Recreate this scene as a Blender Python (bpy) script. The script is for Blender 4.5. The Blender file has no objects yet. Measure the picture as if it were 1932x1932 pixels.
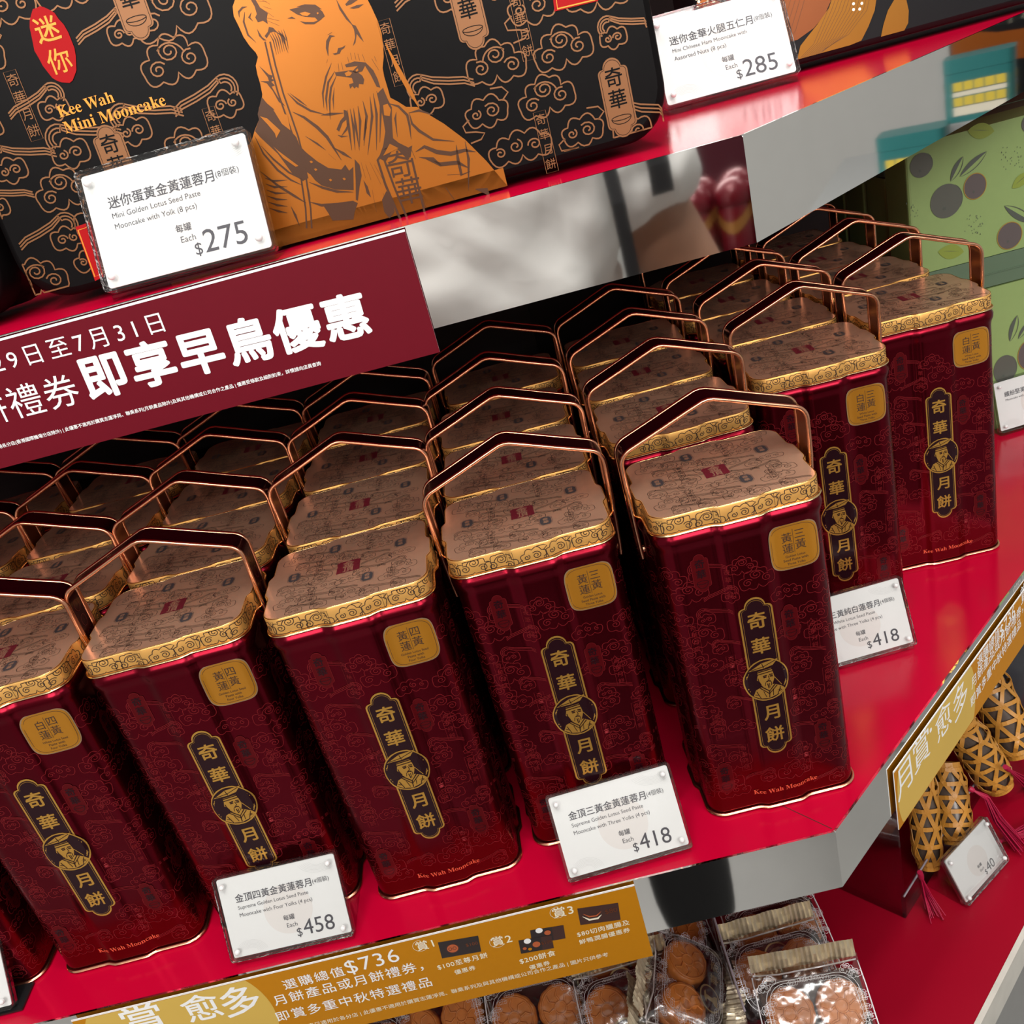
import bpy, math, random
from math import sin, cos, pi, radians, sqrt, atan2, hypot
from mathutils import Vector, Matrix
from mathutils.geometry import tessellate_polygon

SC = bpy.context.scene
COL = SC.collection

# ------------------------------------------------------------------ camera
CAM_F = 1778.32                     # focal length in pixels of the 1932 px frame
CAM_LOC = Vector((-0.1178, -0.4149, 0.4480))
CR = Vector((0.9677, -0.0725, -0.2416)).normalized()
CU = Vector((0.2495, 0.4154, 0.8748)).normalized()
CF = CR.cross(CU) * -1
CU = CF.cross(CR) * -1
cam_data = bpy.data.cameras.new('camera')
cam_data.sensor_width = 36.0
cam_data.lens = CAM_F / 1932.0 * 36.0
cam_data.clip_start = 0.01
cam_data.clip_end = 60
cam = bpy.data.objects.new('camera', cam_data)
COL.objects.link(cam)
cam.matrix_world = Matrix((( CR.x, CU.x, -CF.x, CAM_LOC.x), (CR.y, CU.y, -CF.y, CAM_LOC.y), (CR.z, CU.z, -CF.z, CAM_LOC.z), (0, 0, 0, 1)))
SC.camera = cam

# ------------------------------------------------------------------ world, lights, exposure
world = bpy.data.worlds.new('shop_world')
SC.world = world
world.use_nodes = True
bg = world.node_tree.nodes['Background']
bg.inputs[0].default_value = (1.0, 0.97, 0.94, 1)
bg.inputs[1].default_value = 0.42

def area(name, loc, target, sx, sy, power, col=(1, 0.96, 0.92)):
    l = bpy.data.lights.new(name, 'AREA')
    l.shape = 'RECTANGLE'; l.size = sx; l.size_y = sy; l.energy = power; l.color = col
    o = bpy.data.objects.new(name, l); COL.objects.link(o)
    o.location = loc
    o.rotation_euler = (Vector(target) - Vector(loc)).to_track_quat('-Z', 'Y').to_euler()
    return o
area('ceiling_downlight', (-0.60, -0.50, 2.3), (-0.45, -0.20, 0.0), 0.2, 0.2, 10)
area('ceiling_downlight', (0.34, -0.42, 2.3), (0.16, -0.12, 0.0), 0.2, 0.2, 11)
area('added_fill_light', (-0.1, -2.4, 1.45), (-0.1, 0.2, 0.15), 2.6, 0.9, 88)  # added front fill, stands in for general shop brightness
area('added_fill_light', (1.4, -1.5, 1.5), (0.2, 0.1, -0.1), 0.7, 0.5, 7)  # added fill for the bins and tins on the right
area('added_shirt_light', (-0.15, 0.12, 1.5), (-0.15, -0.72, 0.25), 0.7, 0.1, 12)  # added lamp aimed back to brighten the person's shirt
area('added_fill_light', (-0.1, -0.75, 1.62), (-0.1, -0.55, -1.0), 0.9, 0.25, 12)  # added overhead lamp, brightens the person in the mirror edge
SC.view_settings.view_transform = 'Standard'
SC.view_settings.look = 'None'
SC.view_settings.exposure = 0.0
SC.view_settings.gamma = 1.0
SC.view_settings.use_curve_mapping = False

# ------------------------------------------------------------------ helpers
def ray(x, y):
    return CR * ((x - 966) / CAM_F) - CU * ((y - 966) / CAM_F) + CF
def on_plane(x, y, p, n):
    d = ray(x, y)
    return CAM_LOC + d * ((Vector(p) - CAM_LOC).dot(n) / d.dot(n))
def on_z(x, y, z): return on_plane(x, y, (0, 0, z), Vector((0, 0, 1)))
def on_y(x, y, yy): return on_plane(x, y, (0, yy, 0), Vector((0, 1, 0)))

MATS = {}
def mat(name, base=(0.8, 0.8, 0.8), metal=0.0, rough=0.5, noise=0.0, nscale=60, bump=0.0, stretch=None, **kw):
    m = bpy.data.materials.new(name); m.use_nodes = True
    nt = m.node_tree; b = nt.nodes['Principled BSDF']
    b.inputs['Base Color'].default_value = (*base, 1)
    b.inputs['Metallic'].default_value = metal
    b.inputs['Roughness'].default_value = rough
    for k, v in kw.items():
        b.inputs[k.replace('_', ' ')].default_value = v
    if noise or bump:
        tc = nt.nodes.new('ShaderNodeTexCoord'); nz = nt.nodes.new('ShaderNodeTexNoise')
        nz.inputs['Scale'].default_value = nscale; nz.inputs['Detail'].default_value = 4
        if stretch:
            mp = nt.nodes.new('ShaderNodeMapping'); mp.inputs['Scale'].default_value = stretch
            nt.links.new(tc.outputs['Object'], mp.inputs['Vector']); nt.links.new(mp.outputs['Vector'], nz.inputs['Vector'])
        else:
            nt.links.new(tc.outputs['Object'], nz.inputs['Vector'])
        if noise:
            mx = nt.nodes.new('ShaderNodeMix'); mx.data_type = 'RGBA'
            mx.inputs['A'].default_value = (*[c * (1 - noise) for c in base], 1)
            mx.inputs['B'].default_value = (*[min(1, c * (1 + noise)) for c in base], 1)
            nt.links.new(nz.outputs['Fac'], mx.inputs['Factor']); nt.links.new(mx.outputs['Result'], b.inputs['Base Color'])
        if bump:
            bp = nt.nodes.new('ShaderNodeBump'); bp.inputs['Strength'].default_value = bump; bp.inputs['Distance'].default_value = 0.0004
            nt.links.new(nz.outputs['Fac'], bp.inputs['Height']); nt.links.new(bp.outputs['Normal'], b.inputs['Normal'])
    MATS[name] = m
    return m
def film_mat(name, tint, amount, rough=0.06, bump=0.0, nscale=60):
    """thin clear plastic: mostly transparent with a glossy reflection that grows at grazing angles"""
    m = bpy.data.materials.new(name); m.use_nodes = True
    nt = m.node_tree; nt.nodes.clear()
    out = nt.nodes.new('ShaderNodeOutputMaterial'); mix = nt.nodes.new('ShaderNodeMixShader')
    tr = nt.nodes.new('ShaderNodeBsdfTransparent'); gl = nt.nodes.new('ShaderNodeBsdfGlossy'); lw = nt.nodes.new('ShaderNodeLayerWeight')
    mr = nt.nodes.new('ShaderNodeMapRange')
    tr.inputs['Color'].default_value = (*tint, 1); gl.inputs['Roughness'].default_value = rough
    lw.inputs['Blend'].default_value = 0.22
    mr.inputs['To Min'].default_value = amount; mr.inputs['To Max'].default_value = min(1, amount + 0.5)
    nt.links.new(lw.outputs['Fresnel'], mr.inputs['Value']); nt.links.new(mr.outputs['Result'], mix.inputs['Fac'])
    nt.links.new(tr.outputs[0], mix.inputs[1]); nt.links.new(gl.outputs[0], mix.inputs[2]); nt.links.new(mix.outputs[0], out.inputs['Surface'])
    if bump:
        tc = nt.nodes.new('ShaderNodeTexCoord'); nz = nt.nodes.new('ShaderNodeTexNoise'); nz.inputs['Scale'].default_value = nscale
        bp = nt.nodes.new('ShaderNodeBump'); bp.inputs['Strength'].default_value = bump; bp.inputs['Distance'].default_value = 0.003
        nt.links.new(tc.outputs['Object'], nz.inputs['Vector']); nt.links.new(nz.outputs['Fac'], bp.inputs['Height'])
        nt.links.new(bp.outputs['Normal'], gl.inputs['Normal']); nt.links.new(bp.outputs['Normal'], lw.inputs['Normal'])
    MATS[name] = m
    return m

class Plane:
    """a flat drawing surface: origin, u axis, v axis; lift goes along the normal towards the viewer"""
    def __init__(s, o, ux, uy):
        s.o = Vector(o); s.ux = Vector(ux).normalized(); s.uy = Vector(uy).normalized(); s.n = s.ux.cross(s.uy)
    def pt(s, u, v, lift=0): return s.o + s.ux * u + s.uy * v + s.n * lift
    def px(s, x, y):
        p = on_plane(x, y, s.o, s.n) - s.o
        return (p.dot(s.ux), p.dot(s.uy))
    def pxs(s, pts): return [s.px(*p) for p in pts]

class G:
    """collects faces and links them as one mesh object"""
    def __init__(s): s.v = []; s.f = []; s.m = []; s.sm = []
    def add(s, verts, faces, mi=0, smooth=False):
        b = len(s.v); s.v += [tuple(p) for p in verts]
        for f in faces: s.f.append([i + b for i in f]); s.m.append(mi); s.sm.append(smooth)
    def box(s, c, size, mi=0, rz=0, M=None):
        hx, hy, hz = size[0] / 2, size[1] / 2, size[2] / 2
        vs = [Vector((x, y, z)) for x in (-hx, hx) for y in (-hy, hy) for z in (-hz, hz)]
        R = Matrix.Rotation(rz, 3, 'Z') if M is None else M
        s.add([R @ p + Vector(c) for p in vs], [(0, 1, 3, 2), (4, 6, 7, 5), (0, 4, 5, 1), (2, 3, 7, 6), (0, 2, 6, 4), (1, 5, 7, 3)], mi)
    def rings(s, rings, mi=0, smooth=True, cap0=False, cap1=False, closed=True):
        n = len(rings[0]); vs = [p for r in rings for p in r]; fs = []
        for i in range(len(rings) - 1):
            for j in range(n if closed else n - 1):
                k = (j + 1) % n
                fs.append((i * n + j, i * n + k, (i + 1) * n + k, (i + 1) * n + j))
        s.add(vs, fs, mi, smooth)
        if cap0: s.add(rings[0], [list(range(n))[::-1]], mi, False)
        if cap1: s.add(rings[-1], [list(range(n))], mi, False)
    def tube(s, pts, r, n=6, mi=0, closed=False, caps=True):
        pts = [Vector(p) for p in pts]; rs = []
        N = len(pts); up = None
        for i, p in enumerate(pts):
            a = pts[(i - 1) % N] if closed or i > 0 else p
            b = pts[(i + 1) % N] if closed or i < N - 1 else p
            t = (b - a).normalized()
            if up is None:
                up = t.orthogonal().normalized()
            up = (up - t * up.dot(t)).normalized()
            w = t.cross(up); rr = r[i] if isinstance(r, (list, tuple)) else r
            rs.append([p + up * (rr * cos(2 * pi * k / n)) + w * (rr * sin(2 * pi * k / n)) for k in range(n)])
        if closed: rs.append(rs[0])
        s.rings(rs, mi, True, caps and not closed, caps and not closed)
    def prism(s, fr, poly, d0, d1, mi=0, side=None, smooth_side=False):
        """2D outline on a drawing surface, extruded from lift d0 to lift d1"""
        n = len(poly)
        a = [fr.pt(u, v, d0) for u, v in poly]; b = [fr.pt(u, v, d1) for u, v in poly]
        tri = tessellate_polygon([[Vector((u, v, 0)) for u, v in poly]])
        s.add(b, tri, mi); s.add(a, [t[::-1] for t in tri], mi)
        s.add(a + b, [(j, (j + 1) % n, n + (j + 1) % n, n + j) for j in range(n)], mi if side is None else side, smooth_side)
    def poly(s, fr, poly, lift, mi=0):
        tri = tessellate_polygon([[Vector((u, v, 0)) for u, v in poly]])
        s.add([fr.pt(u, v, lift) for u, v in poly], tri, mi)
    def fan(s, fr, outline, lift, mi=0):
        """filled outline that follows a curved surface"""
        n = len(outline); cu = sum(p[0] for p in outline) / n; cv = sum(p[1] for p in outline) / n
        s.rings([[fr.pt(cu + (u - cu) * q, cv + (v - cv) * q, lift) for u, v in outline] for q in (0.04, 0.2, 0.4, 0.6, 0.8, 1.0)], mi, False, True)
    def grid(s, fr, u0, u1, v0, v1, nu, nv, lift, mi=0, shape=None):
        vs = [];
        for j in range(nv + 1):
            for i in range(nu + 1):
                u, v = -1 + 2 * i / nu, -1 + 2 * j / nv
                if shape: u, v = shape(u, v)
                vs.append(fr.pt(u0 + (u1 - u0) * (u + 1) / 2, v0 + (v1 - v0) * (v + 1) / 2, lift))
        s.add(vs, [(j * (nu + 1) + i, j * (nu + 1) + i + 1, (j + 1) * (nu + 1) + i + 1, (j + 1) * (nu + 1) + i) for j in range(nv) for i in range(nu)], mi, True)
    def ribbon(s, fr, pts, w, lift, mi=0, closed=False, taper=False):
        n = len(pts)
        if n < 2: return
        L = []; R = []
        for i in range(n):
            a = pts[(i - 1) % n] if closed or i else pts[i]
            b = pts[(i + 1) % n] if closed or i < n - 1 else pts[i]
            dx, dy = b[0] - a[0], b[1] - a[1]; l = hypot(dx, dy) or 1e-9
            ww = w / 2
            if taper:
                t = i / (n - 1); ww *= max(0.12, sin(pi * min(1, max(0, t))) ** 0.6)
            nx, ny = -dy / l * ww, dx / l * ww
            L.append(fr.pt(pts[i][0] + nx, pts[i][1] + ny, lift)); R.append(fr.pt(pts[i][0] - nx, pts[i][1] - ny, lift))
        m = n if closed else n - 1
        s.add(R + L, [(i, (i + 1) % n, n + (i + 1) % n, n + i) for i in range(m)], mi)
    def text(s, fr, body, p0, p1, lift, mi=0, bold=0.0, height=None, shear=0.0, spacing=1.0):
        """text whose baseline runs from p0 to p1; height (cap height) may be set apart from the width"""
        vs, fs, w, x0 = glyphs(body, shear, spacing)
        dx, dy = p1[0] - p0[0], p1[1] - p0[1]; L = hypot(dx, dy)
        ex = (dx / L, dy / L); k = L / w; ky = k if height is None else height / 0.72
        for i, (ox, oy) in enumerate(strokes(bold)):
            s.add([fr.pt(p0[0] + ex[0] * (x - x0 + ox) * k - ex[1] * (y + oy) * ky, p0[1] + ex[1] * (x - x0 + ox) * k + ex[0] * (y + oy) * ky, lift + i * 2e-6) for x, y in vs], fs, mi)
    def ctext(s, fr, body, c, size, lift, mi=0, bold=0.0, rot=0.0):
        """one line centred on c, size = full height of a CJK character"""
        vs, fs, w, x0 = glyphs(body, 0, 1.0)
        k = size * 0.98; a, b = cos(rot), sin(rot)
        for i, (ox, oy) in enumerate(strokes(bold)):
            out = []
            for x, y in vs:
                X, Y = (x - x0 - w / 2 + ox) * k, (y - 0.36 + oy) * k
                out.append(fr.pt(c[0] + X * a - Y * b, c[1] + X * b + Y * a, lift + i * 2e-6))
            s.add(out, fs, mi)
    def build(s, name, mats, parent=None, loc=None, auto=None):
        me = bpy.data.meshes.new(name)
        me.from_pydata(s.v, [], s.f)
        for m in (mats if isinstance(mats, (list, tuple)) else [mats]):
            me.materials.append(MATS[m] if isinstance(m, str) else m)
        me.polygons.foreach_set('material_index', s.m)
        me.polygons.foreach_set('use_smooth', s.sm)
        me.update()
        o = bpy.data.objects.new(name, me); COL.objects.link(o)
        if parent is not None: o.parent = parent
        if loc is not None: o.location = loc
        return o

_GL = {}
def strokes(bold):
    """offsets at which a glyph is overprinted to make its strokes heavier"""
    if not bold: return [(0, 0)]
    n = 4 if bold < 0.02 else 10
    return [(bold * cos(2 * pi * i / n + 0.78), bold * sin(2 * pi * i / n + 0.78)) for i in range(n)]
def glyphs(body, shear=0.0, spacing=1.0):
    key = (body, shear, spacing)
    if key in _GL: return _GL[key]
    c = bpy.data.curves.new('lettering', 'FONT')
    c.body = body; c.shear = shear; c.space_character = spacing; c.resolution_u = 3; c.fill_mode = 'FRONT'
    o = bpy.data.objects.new('lettering', c); COL.objects.link(o)
    dg = bpy.context.evaluated_depsgraph_get()
    me = bpy.data.meshes.new_from_object(o.evaluated_get(dg))
    vs = [(v.co.x, v.co.y) for v in me.vertices]; fs = [tuple(p.vertices) for p in me.polygons]
    bpy.data.objects.remove(o); bpy.data.curves.remove(c); bpy.data.meshes.remove(me)
    xs = [v[0] for v in vs]
    _GL[key] = (vs, fs, max(xs) - min(xs), min(xs))
    return _GL[key]

_SERIF = {}
def serif(t):
    """bold serif letters for the printed brand line"""
    out = ''
    for ch in t:
        if 'A' <= ch <= 'Z': out += chr(0x1D400 + ord(ch) - 65)
        elif 'a' <= ch <= 'z': out += chr(0x1D41A + ord(ch) - 97)
        else: out += ch
    return out

def empty(name, loc=(0, 0, 0), rz=0):
    o = bpy.data.objects.new(name, None); COL.objects.link(o)
    o.location = loc; o.rotation_euler = (0, 0, rz); o.empty_display_size = 0.02
    return o
def tag(o, label=None, cat=None, group=None, kind=None):
    if label: o['label'] = label
    if cat: o['category'] = cat
    if group: o['group'] = group
    if kind: o['kind'] = kind
    return o
def children(o): return [c for c in bpy.data.objects if c.parent == o]
def copy_tree(o, parent=None):
    c = o.copy(); COL.objects.link(c)
    if parent is not None: c.parent = parent
    for ch in children(o): copy_tree(ch, c)
    return c

# ---- drawn cloud motifs
def arc(cx, cy, r, a0, a1, n):
    return [(cx + r * cos(a0 + (a1 - a0) * i / n), cy + r * sin(a0 + (a1 - a0) * i / n)) for i in range(n + 1)]
def scallop(pts, bulge=0.62, n=6):
    """closed chain of round lobes through the points, bulging outwards"""
    out = []
    N = len(pts)
    for i in range(N):
        (x0, y0), (x1, y1) = pts[i], pts[(i + 1) % N]
        dx, dy = x1 - x0, y1 - y0
        for k in range(n):
            t = k / n
            h = bulge * 4 * t * (1 - t) * 0.5
            out.append((x0 + dx * t + dy * h, y0 + dy * t - dx * h))
    return out
def spiral(cx, cy, r, a0, turns=1.5, sgn=1, n=18):
    return [(cx + r * (1 - 0.82 * i / n) * cos(a0 + sgn * 2 * pi * turns * i / n), cy + r * (1 - 0.82 * i / n) * 0.85 * sin(a0 + sgn * 2 * pi * turns * i / n)) for i in range(n + 1)]
def cloud(kind, cx, cy, s, rnd, fl=1):
    """list of (polyline, closed) for one auspicious cloud of overall width about s"""
    L = []
    def P(x, y): return (cx + fl * x * s, cy + y * s)
    def M(pts): return [P(*p) for p in pts]
    if kind == 0:      # small flat cloud of four lobes
        base = [(-0.5, -0.08), (-0.36, 0.1), (-0.12, 0.17), (0.14, 0.14), (0.36, 0.07), (0.5, -0.08), (0.22, -0.17), (-0.02, -0.13), (-0.26, -0.18)]
        L.append((M(scallop(base[::-1], 0.7)), True))
        L.append((M(spiral(-0.24, -0.02, 0.11, 0, 1.4)), False)); L.append((M(spiral(0.06, 0.02, 0.12, 2, 1.4)), False)); L.append((M(spiral(0.32, -0.03, 0.09, 1, 1.3)), False))
    elif kind == 1:    # heaped cloud
        base = [(-0.52, -0.16), (-0.36, 0.05), (-0.16, 0.22), (0.12, 0.27), (0.3, 0.1), (0.52, -0.06), (0.3, -0.26), (0.02, -0.22), (-0.26, -0.30)]
        L.append((M(scallop(base[::-1], 0.75)), True))
        L.append((M(spiral(-0.28, -0.12, 0.15, 0.5, 1.5)), False)); L.append((M(spiral(-0.02, 0.1, 0.17, 2.5, 1.6)), False))
        L.append((M(spiral(0.27, -0.06, 0.15, 1.2, 1.5)), False))
        L.append((M(arc(-0.02, -0.02, 0.24, 0.3, 2.4, 8)), False))
    elif kind == 2:    # stream of parallel lines running into a curl
        for k in range(3):
            o = 0.05 * k
            pts = [(-0.6, -0.2 + o), (-0.45, -0.12 + o), (-0.2, -0.07 + o), (0.05, 0.0 + o), (0.22, 0.1 + o * 0.8)]
            pts += [(0.3 + (0.2 - o) * cos(a), 0.0 + (0.2 - o * 1.1) * sin(a)) for a in [2.0 - 0.35 * i for i in range(9)]]
            L.append((M(pts), False))
        base = [(-0.05, -0.2), (0.12, -0.08), (0.34, -0.1), (0.5, -0.2), (0.36, -0.34), (0.14, -0.36)]
        L.append((M(scallop(base[::-1], 0.75)), True))
        L.append((M(spiral(0.14, -0.22, 0.1, 0, 1.4)), False)); L.append((M(spiral(0.34, -0.22, 0.08, 2, 1.3)), False))
    else:              # curling wisp with a tail
        base = [(-0.35, -0.05), (-0.25, 0.12), (0.0, 0.18), (0.22, 0.1), (0.32, -0.06), (0.1, -0.16), (-0.15, -0.15)]
        L.append((M(scallop(base[::-1], 0.75)), True))
        L.append((M(spiral(-0.1, 0.0, 0.14, 0.8, 1.6)), False)); L.append((M(spiral(0.17, -0.01, 0.09, 2.2, 1.3)), False))
        L.append((M([(0.3, -0.05), (0.42, -0.12), (0.4, -0.22), (0.24, -0.25), (0.1, -0.3), (0.18, -0.38), (0.36, -0.4)]), False))
        L.append((M([(-0.3, 0.1), (-0.42, 0.2), (-0.34, 0.3), (-0.15, 0.32)]), False))
    return L

# ------------------------------------------------------------------ materials
mat('red_laminate', (0.47, 0.001, 0.026), 0, 0.16, noise=0.04, nscale=25, bump=0.03)
mat('red_deck_shaded', (0.31, 0.001, 0.015), 0, 0.3, noise=0.05, nscale=25)  # shelf red darkened, shade under the overhang put into the colour
mat('chrome', (0.86, 0.86, 0.84), 1, 0.035, noise=0.03, nscale=30, bump=0.02)
mat('dark_wood', (0.007, 0.005, 0.005), 0, 0.5, noise=0.5, nscale=14, stretch=(1, 1, 14), Specular_IOR_Level=0.12)
mat('black_board', (0.006, 0.006, 0.006), 0, 0.5, noise=0.2)
mat('tin_red', (0.15, 0.004, 0.013), 0.95, 0.24, noise=0.06, nscale=120, bump=0.02)
mat('tin_line', (0.24, 0.010, 0.016), 0.6, 0.4)
mat('tin_badge', (0.15, 0.003, 0.007), 0.7, 0.35)
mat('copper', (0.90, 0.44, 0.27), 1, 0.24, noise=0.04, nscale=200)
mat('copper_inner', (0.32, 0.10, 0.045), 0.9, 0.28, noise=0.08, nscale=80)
mat('handle_maroon', (0.055, 0.004, 0.010), 0.75, 0.2, noise=0.06, nscale=90)
mat('gold_band', (0.82, 0.44, 0.12), 0.6, 0.36, noise=0.06, nscale=90, bump=0.04)
mat('gold_lid', (0.86, 0.52, 0.34), 0.6, 0.24, noise=0.07, nscale=150, bump=0.05)
mat('gold_edge', (0.9, 0.66, 0.32), 1, 0.2)
mat('ink_brown', (0.03, 0.012, 0.008), 0, 0.6)
mat('ink_grey', (0.062, 0.055, 0.058), 0, 0.5)
mat('ink_black', (0.012, 0.011, 0.012), 0, 0.5)
mat('seal_red', (0.20, 0.018, 0.032), 0.2, 0.45)
mat('gold_print', (0.78, 0.42, 0.085), 0.8, 0.32)
mat('sticker_gold', (0.50, 0.21, 0.018), 0.5, 0.3)
mat('sticker_edge', (0.35, 0.22, 0.12), 0.4, 0.3)
mat('emblem_dark', (0.022, 0.004, 0.008), 0.4, 0.25)
mat('brand_red', (0.75, 0.10, 0.05), 0.2, 0.4)

# ------------------------------------------------------------------ the setting
RD = Vector((cos(radians(41.554)), sin(radians(41.554)), 0))      # direction of the right-hand edge
RN = Vector((RD.y, -RD.x, 0))                                     # its outward normal
UP = Vector((0, 0, 1))
FLOOR_Z = -1.05

def slab(name, pts, z0, z1, m, kind='structure', parent=None):
    g = G(); fr = Plane((0, 0, 0), (1, 0, 0), (0, 1, 0)); g.prism(fr, pts, z0, z1); o = g.build(name, m, parent)
    if kind: o['kind'] = kind
    return o
mat('floor_tile', (0.27, 0.27, 0.26), 0, 0.35, noise=0.12, nscale=6)
mat('wall_paint', (0.62, 0.62, 0.60), 0, 0.8, noise=0.03, nscale=20)
mat('ceiling_paint', (0.75, 0.75, 0.73), 0, 0.9, noise=0.02, nscale=20)
slab('floor', [(-3.2, -3.4), (3.2, -3.4), (3.2, 2.0), (-3.2, 2.0)], FLOOR_Z - 0.05, FLOOR_Z, 'floor_tile')
slab('wall_front', [(-3.2, -3.45), (3.2, -3.45), (3.2, -3.4), (-3.2, -3.4)], FLOOR_Z, 1.7, 'wall_paint')
slab('wall_right', [(3.2, -3.4), (3.25, -3.4), (3.25, 2.0), (3.2, 2.0)], FLOOR_Z, 1.7, 'wall_paint')
# dark wooden back of the display, following the corner of the shelves
BK0 = Vector((-0.09, 0.415, 0)); BK1 = BK0 + RD * 1.5
slab('wall_back_left', [(-1.6, 0.415), (BK0.x, 0.415), (BK0.x, 0.45), (-1.6, 0.45)], FLOOR_Z, 1.2, 'dark_wood')
slab('wall_back_right', [(BK0.x, 0.415), (BK1.x, BK1.y), (BK1.x - 0.03, BK1.y + 0.03), (BK0.x, 0.45)], FLOOR_Z, 1.2, 'dark_wood')

def shelf_outline(off=0.0, back=0.0):
    c = Vector((0, 0, 0)) + Vector((0, -1, 0)) * off
    k = off * (1 - RN.dot(Vector((0, -1, 0)))) / RD.dot(Vector((0, -1, 0))) if off else 0
    # corner where both offset edges meet
    corner = c + Vector((1, 0, 0)) * ((off - RN.dot(c)) / RN.x)
    end = corner + RD * 1.45
    return corner, end

def shelf(name, z, h, label, off=0.0, top='red_laminate', thick=0.0):
    """red shelf board with a mirror-polished band round its front and right edge"""
    corner, end = shelf_outline(off)
    root = empty(name, (corner.x, corner.y, z))
    inv = Vector((-corner.x, -corner.y, -z))
    g = G(); fr = Plane(inv, (1, 0, 0), (0, 1, 0))
    e = 0.0014
    b0 = BK0; b1 = BK1
    pts = [(-1.55, corner.y + e), (corner.x - e * 0.4, corner.y + e), (end.x - e * RN.x, end.y - e * RN.y), (b1.x - 0.002, b1.y - 0.002), (b0.x - 0.001, b0.y - 0.002), (-1.55, 0.413)]
    g.prism(fr, pts, z - h + 0.003, z)
    # hairline joint in the laminate running in from the corner
    g.build('shelf_board', top, root)
    for a, b, nm in (((-1.55, corner.y), (corner.x, corner.y), 'mirror_fascia'), ((corner.x, corner.y), (end.x, end.y), 'mirror_fascia')):
        A = Vector((a[0], a[1], 0)); B = Vector((b[0], b[1], 0)); d = (B - A).normalized(); n = Vector((d.y, -d.x, 0))
        q = G(); L = (B - A).length
        pl = Plane(A + inv + Vector((0, 0, z - h)), d, UP)
        q.prism(Plane(A + inv + Vector((0, 0, z - h)), d, UP), [(0, 0), (L, 0), (L, h - 0.0006), (L - 0.0006, h + 0.0003), (0.0006, h + 0.0003), (0, h - 0.0006)], -0.0013, 0.0)
        q.build(nm, 'chrome', root)
    tag(root, label, 'shelf')
    return root
HZ = 0.397
shelf('display_shelf', 0.0, 0.046, 'red shelf with mirror edge carrying the rows of maroon tins')
shelf('display_shelf', HZ, 0.045, 'upper red shelf with mirror edge carrying the black gift boxes')
# hairline seam in the tin shelf at the corner
g = G(); g.ribbon(Plane((0, 0, 0), (1, 0, 0), (0, 1, 0)), [(-0.001, 0.003), (-0.03, 0.04)], 0.0005, 0.0001, 0)
seam = g.build('joint_line', 'ink_brown', bpy.data.objects['display_shelf'])

# plinth at the bottom with the bins
DZ = -0.25
dc, de = shelf_outline(0.0375)
root = empty('display_plinth', (dc.x, dc.y, DZ))
inv = Vector((-dc.x, -dc.y, 0))
g = G(); g.prism(Plane(inv, (1, 0, 0), (0, 1, 0)), [(-1.55, dc.y), (dc.x, dc.y), (de.x, de.y), (BK1.x - 0.002, BK1.y - 0.002), (BK0.x - 0.001, BK0.y - 0.002), (-1.55, 0.413)], -0.03, 0)
g.build('deck_board', 'red_deck_shaded', root)
mat('stone_edge', (0.60, 0.58, 0.52), 0, 0.35, noise=0.2, nscale=40)
for a, b in (((-1.55, dc.y), (dc.x, dc.y)), ((dc.x, dc.y), (de.x, de.y))):
    A = Vector((a[0], a[1], 0)); B = Vector((b[0], b[1], 0)); d = (B - A).normalized(); L = (B - A).length
    q = G(); q.prism(Plane(A + inv + Vector((0, 0, -0.03)), d, UP), [(0, 0), (L, 0), (L, 0.0305), (0, 0.0305)], 0.0, 0.004); q.build('edge_trim', 'stone_edge', root)
mat('plinth_grey', (0.30, 0.30, 0.29), 0, 0.4, noise=0.06)
g = G(); s_ = shelf_outline(-0.03)
g.prism(Plane(inv, (1, 0, 0), (0, 1, 0)), [(-1.5, s_[0].y), (s_[0].x, s_[0].y), (s_[1].x - .1, s_[1].y - .06), (BK1.x - 0.05, BK1.y - 0.01), (BK0.x - 0.001, 0.405), (-1.5, 0.405)], FLOOR_Z - DZ + 0.0005, -0.03)
g.build('base', 'plinth_grey', root)
tag(root, 'wide red plinth deck with pale stone edge under the tin shelf', 'plinth')

# ------------------------------------------------------------------ the mooncake tins
TA, TB, TR, TE = 0.0464, 0.0402, 0.0105, 0.0024
def sstep(t): t = max(0, min(1, t)); return t * t * (3 - 2 * t)
def bump_side(t):
    """1 in the middle third of a side, 0 near its corners"""
    a = abs(t)
    return 1 - sstep((a - 0.27) / 0.19)
def tin_outline():
    pts = []
    def side(p, q, nx, ny, n=34):
        for i in range(n):
            t = -1 + 2 * i / n
            f = (t + 1) / 2
            b = bump_side(t) * TE
            pts.append((p[0] + (q[0] - p[0]) * f + nx * b, p[1] + (q[1] - p[1]) * f + ny * b))
    def corner(cx, cy, a0):
        for i in range(8):
            a = a0 + (pi / 2) * i / 8
            pts.append((cx + TR * cos(a), cy + TR * sin(a)))
    ia, ib = TA - TR, TB - TR
    side((-ia, -TB), (ia, -TB), 0, -1); corner(ia, -ib, -pi / 2)
    side((TA, -ib), (TA, ib), 1, 0); corner(ia, ib, 0)
    side((ia, TB), (-ia, TB), 0, 1); corner(-ia, ib, pi / 2)
    side((-TA, ib), (-TA, -ib), -1, 0); corner(-ia, -ib, pi)
    return pts
OUT = tin_outline(); NOUT = len(OUT)
NRM = []
for i in range(NOUT):
    a = OUT[i - 1]; b = OUT[(i + 1) % NOUT]; dx, dy = b[0] - a[0], b[1] - a[1]; l = hypot(dx, dy)
    NRM.append((dy / l, -dx / l))
ARC = [0.0]
for i in range(NOUT): ARC.append(ARC[-1] + hypot(OUT[(i + 1) % NOUT][0] - OUT[i][0], OUT[(i + 1) % NOUT][1] - OUT[i][1]))
MID = ARC[17]                            # the middle of the front side
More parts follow.
